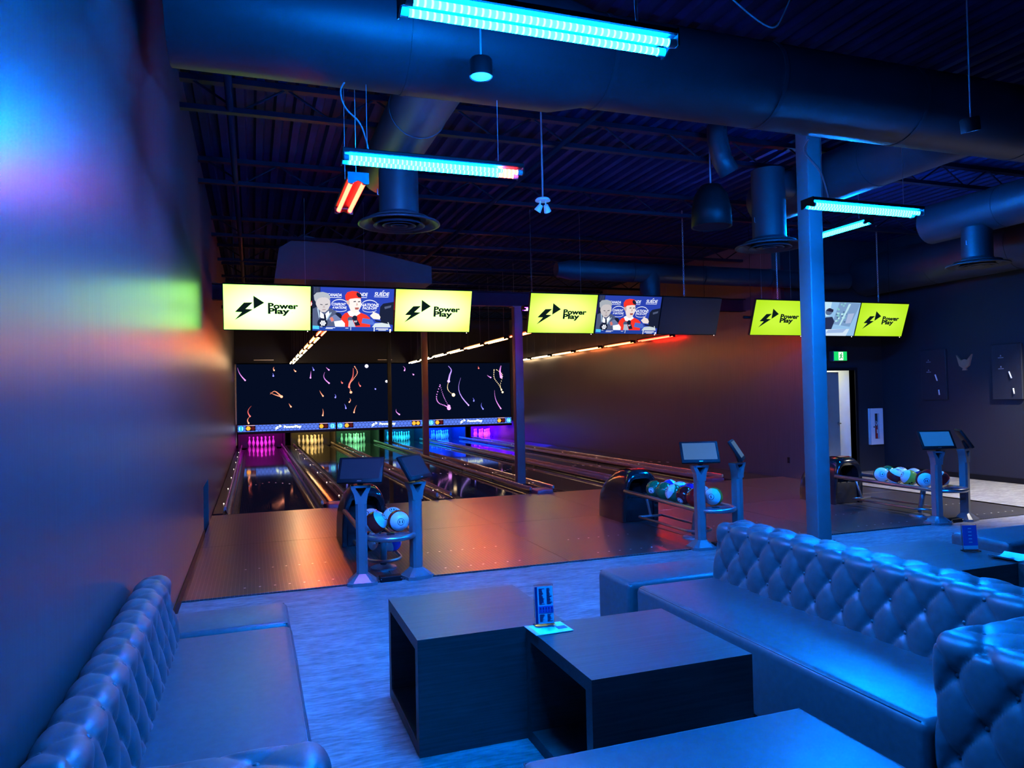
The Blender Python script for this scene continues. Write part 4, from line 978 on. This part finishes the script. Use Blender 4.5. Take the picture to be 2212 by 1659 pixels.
def cube_table(label, x0, x1, y0, y1, z=.563, th=.06):
    t = thing('cube_table', label, 'table', ((x0+x1)/2, (y0+y1)/2, 0), 0, 'open-ended cube tables'); a, b = (x1-x0)/2, (y1-y0)/2
    obj('top_panel', one_box(-a, a, -b, b, z-th, z), M['laminate'], t)
    obj('bottom_panel', one_box(-a, a, -b+th, b-th, .0, th, r=.002, seg=1), M['laminate'], t)
    for s in (-1, 1): obj('side_panel', one_box(-a, a, *((-b, -b+th) if s < 0 else (b-th, b)), 0, z-th), M['laminate'], t)
    obj('inner_back', one_box(-.01, .01, -b+th, b-th, th, z-th), M['blackmatte'], t)
cube_table('dark open-ended cube table standing between the two sofas, the one farther down the room', .73, 1.5, 3.5, 4.3)
cube_table('dark open-ended cube table touching the bench end, with the menu stand on its corner', 1.285, 2.07, 2.73, 3.496)
cube_table('dark cube table behind the tufted sofa back, carrying the second menu stand', 4.12, 4.9, 3.45, 4.25)
cube_table('dark cube table mostly hidden behind the tufted sofa back', 4.72, 5.5, 2.66, 3.446)
def flyer(x, y, rz, label, mats=('cyanprint', 'pinkprint'), z=.5635, curl=0, w=.2, h=.2):
    t = thing('flyer', label, 'flyer', (x, y, z), rz, 'paper flyers')
    bm = BM(); n = 8; A = []
    for i in range(n+1):
        u = -w/2+w*i/n; zz = .002+curl*(max(0, abs(i/n-.5)*2-.3))**2*.05
        A.append((bm.verts.new((u, -h/2, zz)), bm.verts.new((u, h/2, zz))))
    for i in range(n): bm.faces.new((A[i][0], A[i+1][0], A[i+1][1], A[i][1]))
    r = bmesh.ops.extrude_face_region(bm, geom=bm.faces[:]); bmesh.ops.translate(bm, vec=(0, 0, .0012), verts=[g for g in r['geom'] if isinstance(g, bmesh.types.BMVert)])
    bmesh.ops.recalc_face_normals(bm, faces=bm.faces); obj('sheet', bm, M[mats[0]], t)
    if not curl:
        obj('edge_stripe', one_box(-w/2+.001, -w/2+.02, -h/2+.001, h/2-.001, .003, .0042), M[mats[1]], t)
        obj('white_border', one_box(-w/2+.022, w/2-.004, -h/2+.003, -h/2+.008, .003, .0042), M['white'], t)
        obj('logo_block', one_box(w/2-.06, w/2-.01, -h/2+.05, -h/2+.09, .003, .0042), M['inkmid'], t)
    else: obj('fold_shadow', one_box(-.06, .05, -.02, .0, .0035, .0045), M['inkmid'], t)
flyer(1.376, 3.41, .03, 'square cyan flyer with a pink edge under the clear menu stand', w=.2, h=.16)
flyer(4.79, 3.56, .1, 'curled cyan flyer lying next to the second menu stand', curl=1, w=.19, h=.17)
def menu(x, y, rz, label, white=True, z=.5635, w=.1, h=.185):
    t = thing('menu_stand', label, 'menu stand', (x, y, z), rz, 'clear menu stands')
    obj('acrylic_foot', one_box(-w/2-.005, w/2+.005, -.03, .03, 0, .008, r=.002, seg=1), M['acrylic'], t)
    base = t; t = bpy.data.objects.new('card_holder', None); COL.objects.link(t); t.parent = base; t.rotation_euler = (-.1, 0, 0); t.empty_display_size = .05
    obj('acrylic_sleeve', one_box(-w/2, w/2, -.006, .006, .008, h+.02), M['acrylic'], t)
    c = obj('menu_card', one_box(-w/2+.002, w/2-.002, -.0085, -.0065, .014, h+.012), M['paper' if white else 'inkmid'], t)
    bm = BM()
    if white:
        obj('side_band', one_box(-w/2+.003, -w/2+.016, -.0094, -.0088, .015, h+.011), M['ink'], t)
        obj('picture_band', one_box(-w/2+.02, w/2-.003, -.0094, -.0088, .065, .1), M['inkmid'], t)
        ln = BM()
        for col in (-.026, .014):
            zz = h
            while zz > .108:
                box(ln, col, col+random.uniform(.014, .03), -.0094, -.0088, zz, zz+.0018); zz -= .0042
            zz = .058
            while zz > .022:
                box(ln, col, col+random.uniform(.014, .028), -.0094, -.0088, zz, zz+.0016); zz -= .0042
        obj('text_lines', ln, M['ink'], t)
        gl = BM()
        for k in range(5):
            xx = -.02+k*.0145; box(gl, xx-.003, xx+.003, -.0101, -.0096, .083, .094); box(gl, xx-.001, xx+.001, -.0101, -.0096, .073, .083); box(gl, xx-.003, xx+.003, -.0101, -.0096, .071, .073)
        obj('drink_icons', gl, M['ink'], t)
    else:
        ln = BM()
        for k in range(5): box(ln, -.012, .012, -.0094, -.0088, .06+k*.024, .067+k*.024)
        obj('icon_row', ln, M['paper'], t); obj('foot_band', one_box(-w/2+.003, w/2-.003, -.0094, -.0088, .016, .04), M['paper'], t)
menu(1.375, 3.46, -.12, 'clear stand with a white menu on the corner where two cube tables meet')
menu(4.78, 3.83, -.35, 'clear stand with a blue card on the table behind the tufted sofa', white=False, w=.105, h=.17)

# ------------------------------------------------------------------ door corner and side wall
d = thing('door_1', 'pale grey door standing ajar under the green exit sign', 'door', (11.13, YD+.02, 0), math.radians(14)); d['kind'] = 'structure'
obj('door_leaf', one_box(0, .68, 0, .045, .01, 2.12, r=.003, seg=1), M['offwhite'], d)
bm = BM(); tube(bm, [(.62, -.005, 1.03), (.62, -.06, 1.03), (.52, -.065, 1.03)], .012, 8); obj('door_handle', bm, M['chrome'], d, smooth=True)
bm = BM(); lathe(bm, [(0, .01), (.03, .01), (.03, 0), (0, 0)], 16); a = obj('handle_rose', bm, M['chrome'], d); a.location = (.62, 0, 1.03); a.rotation_euler = (PI/2, 0, 0)
bm = BM(); box(bm, 11.06, 11.12, YD-.02, YD+.15, 0, 2.21); box(bm, 12.04, 12.1, YD-.02, YD+.15, 0, 2.21); box(bm, 11.12, 12.04, YD-.02, YD+.15, 2.15, 2.21)
struct(obj('trim_1', bm, M['black']))
ld = bpy.data.lights.new('storeroom_lamp', 'AREA'); ld.size = .8; ld.energy = 16; ld.color = (1, 1, .9)
lt = thing('storeroom_light', 'ceiling lamp of the lit room behind the ajar door', 'light', (11.6, 13.3, 2.48)); obj('lamp_body', one_box(-.42, .42, -.42, .42, .02, .1), M['white'], lt)
lo = bpy.data.objects.new('storeroom_lamp', ld); COL.objects.link(lo); lo.parent = lt
t = thing('exit_sign', 'green running-man exit sign above the ajar door', 'exit sign', (11.56, YD-.12, 2.34))
obj('sign_box', one_box(-.18, .19, 0, .12, 0, .21, r=.006, seg=1), M['steel'], t)
p = Pic(); p.rect(-.165, .175, .012, .198, (.01, .75, .16)); p.rect(-.045, .075, .02, .19, (1.1, 1.3, 1.1)); 
g = (.01, .4, .1)
p.disc(.03, .16, .014, g, 12); p.poly([(.0, .145), (.03, .145), (.035, .1), (.005, .095)], g); p.poly([(.005, .1), (.035, .1), (.06, .06), (.045, .05), (.02, .08), (-.01, .04), (-.03, .05)], g); p.poly([(.0, .14), (-.025, .12), (-.02, .108), (.005, .125)], g); p.poly([(.03, .14), (.06, .115), (.055, .105), (.03, .12)], g)
p.build('sign_face', pic_mat('exit_sign_face', 1.0), t, lambda a, b, n: (a, -.002-.0005*n, b))
t = thing('extinguisher_cabinet', 'white recessed fire extinguisher cabinet on the dark wall', 'cabinet', (12.56, YD, .56))
bm = BM(); box(bm, -.165, -.06, -.06, 0, 0, .77); box(bm, .06, .165, -.06, 0, 0, .77); box(bm, -.06, .06, -.06, 0, 0, .12); box(bm, -.06, .06, -.06, 0, .66, .77); obj('cabinet_front', bm, M['white'], t)
obj('cabinet_inside', one_box(-.06, .06, -.012, 0, .12, .66), M['inside'], t)
obj('door_edge', one_box(-.185, -.165, -.075, 0, .0, .77), M['white'], t)
obj('pull_latch', one_box(-.1, -.08, -.068, -.06, .36, .39), M['black'], t)
bm = BM(); lathe(bm, [(0, 0), (.022, 0), (.023, .01), (.023, .2), (.018, .24), (.01, .27), (0, .27)], 16, (0, -.036, .13)); obj('extinguisher_bottle', bm, M['extinguisher'], t, smooth=True)
obj('extinguisher_label', one_box(-.016, .016, -.062, -.0595, .24, .32), M['white'], t)
bm = BM(); tube(bm, [(0, -.036, .4), (.03, -.04, .46), (-.01, -.04, .5), (-.02, -.04, .42)], .007, 6); obj('hose', bm, M['white'], t, smooth=True)
# wall outlet
t = thing('wall_outlet', 'small dark outlet plate low on the reddish lane wall', 'outlet', (XR, 11.95, .36)); obj('plate', one_box(-.006, 0, -.035, .035, -.06, .06, r=.002, seg=1), M['black'], t)
for s in (-1, 1): obj('socket', one_box(-.009, -.006, -.014, .014, s*.025-.014, s*.025+.014), M['pipe'], t)
# ornaments on the dark side wall
t = thing('wall_ornament', 'small horned brown animal-head ornament on the dark side wall', 'ornament', (XF, 10.24, 2.1))
bm = BM(); prism(bm, [(-.03, 0), (-.1, .05), (-.12, .12), (-.16, .26), (-.06, .15), (0, .17), (.06, .15), (.16, .26), (.12, .12), (.1, .05), (.03, 0)], 'x', -.04, 0); obj('carved_head', bm, M['brown'], t)
bm = BM(); prism(bm, [(-.05, -.04), (.05, -.04), (.03, .0), (-.03, .0)], 'x', -.03, 0); obj('carved_chin', bm, M['brown'], t)
for y, lab in ((10.9, 'dark game cabinet panel on the side wall next to the horned ornament'), (9.4, 'dark game cabinet panel with white stars on the side wall at the picture edge')):
    t = thing('wall_game_panel', lab, 'panel', (XF, y, 1.5), 0, 'wall game panels')
    obj('panel_board', one_box(-.05, 0, -.28, .28, 0, 1.0, r=.01, seg=1), M['wall_flat'], t)
    bm = BM()
    for yy, zz in ((.1, .75), (.1, .55)):
        box(bm, -.055, -.05, yy-.05, yy+.05, zz, zz+.012); prism(bm, [(yy-.015, zz+.03), (yy+.015, zz+.03), (yy, zz+.06)], 'x', -.055, -.05)
    obj('painted_arrows', bm, M['cable'], t)
    bm = BM(); tube(bm, [(-.06, -.05, .5), (-.07, -.1, .38)], .012, 8); tube(bm, [(-.06, -.12, .2), (-.07, -.14, .1)], .012, 8); obj('hanging_darts', bm, M['white'], t, smooth=True)
# added can and spot, out of view, brightening the floor by the side wall
t = can(11.6, 7.2, 4.0, (0, 0, 0), 'added out-of-view can lamp brightening the pale floor beside the side wall', r=.1, h=.16); t['group'] = 'added passage lamps'
ld = bpy.data.lights.new('passage_fill_spot', 'SPOT'); ld.energy = 2200; ld.spot_size = math.radians(95); ld.spot_blend = .7; ld.color = (1, .93, .8); ld.shadow_soft_size = .08
lo = bpy.data.objects.new('passage_fill_spot', ld); COL.objects.link(lo); lo.location = (0, 0, -.03); lo.rotation_euler = (math.radians(12), math.radians(0), 0); lo.parent = t
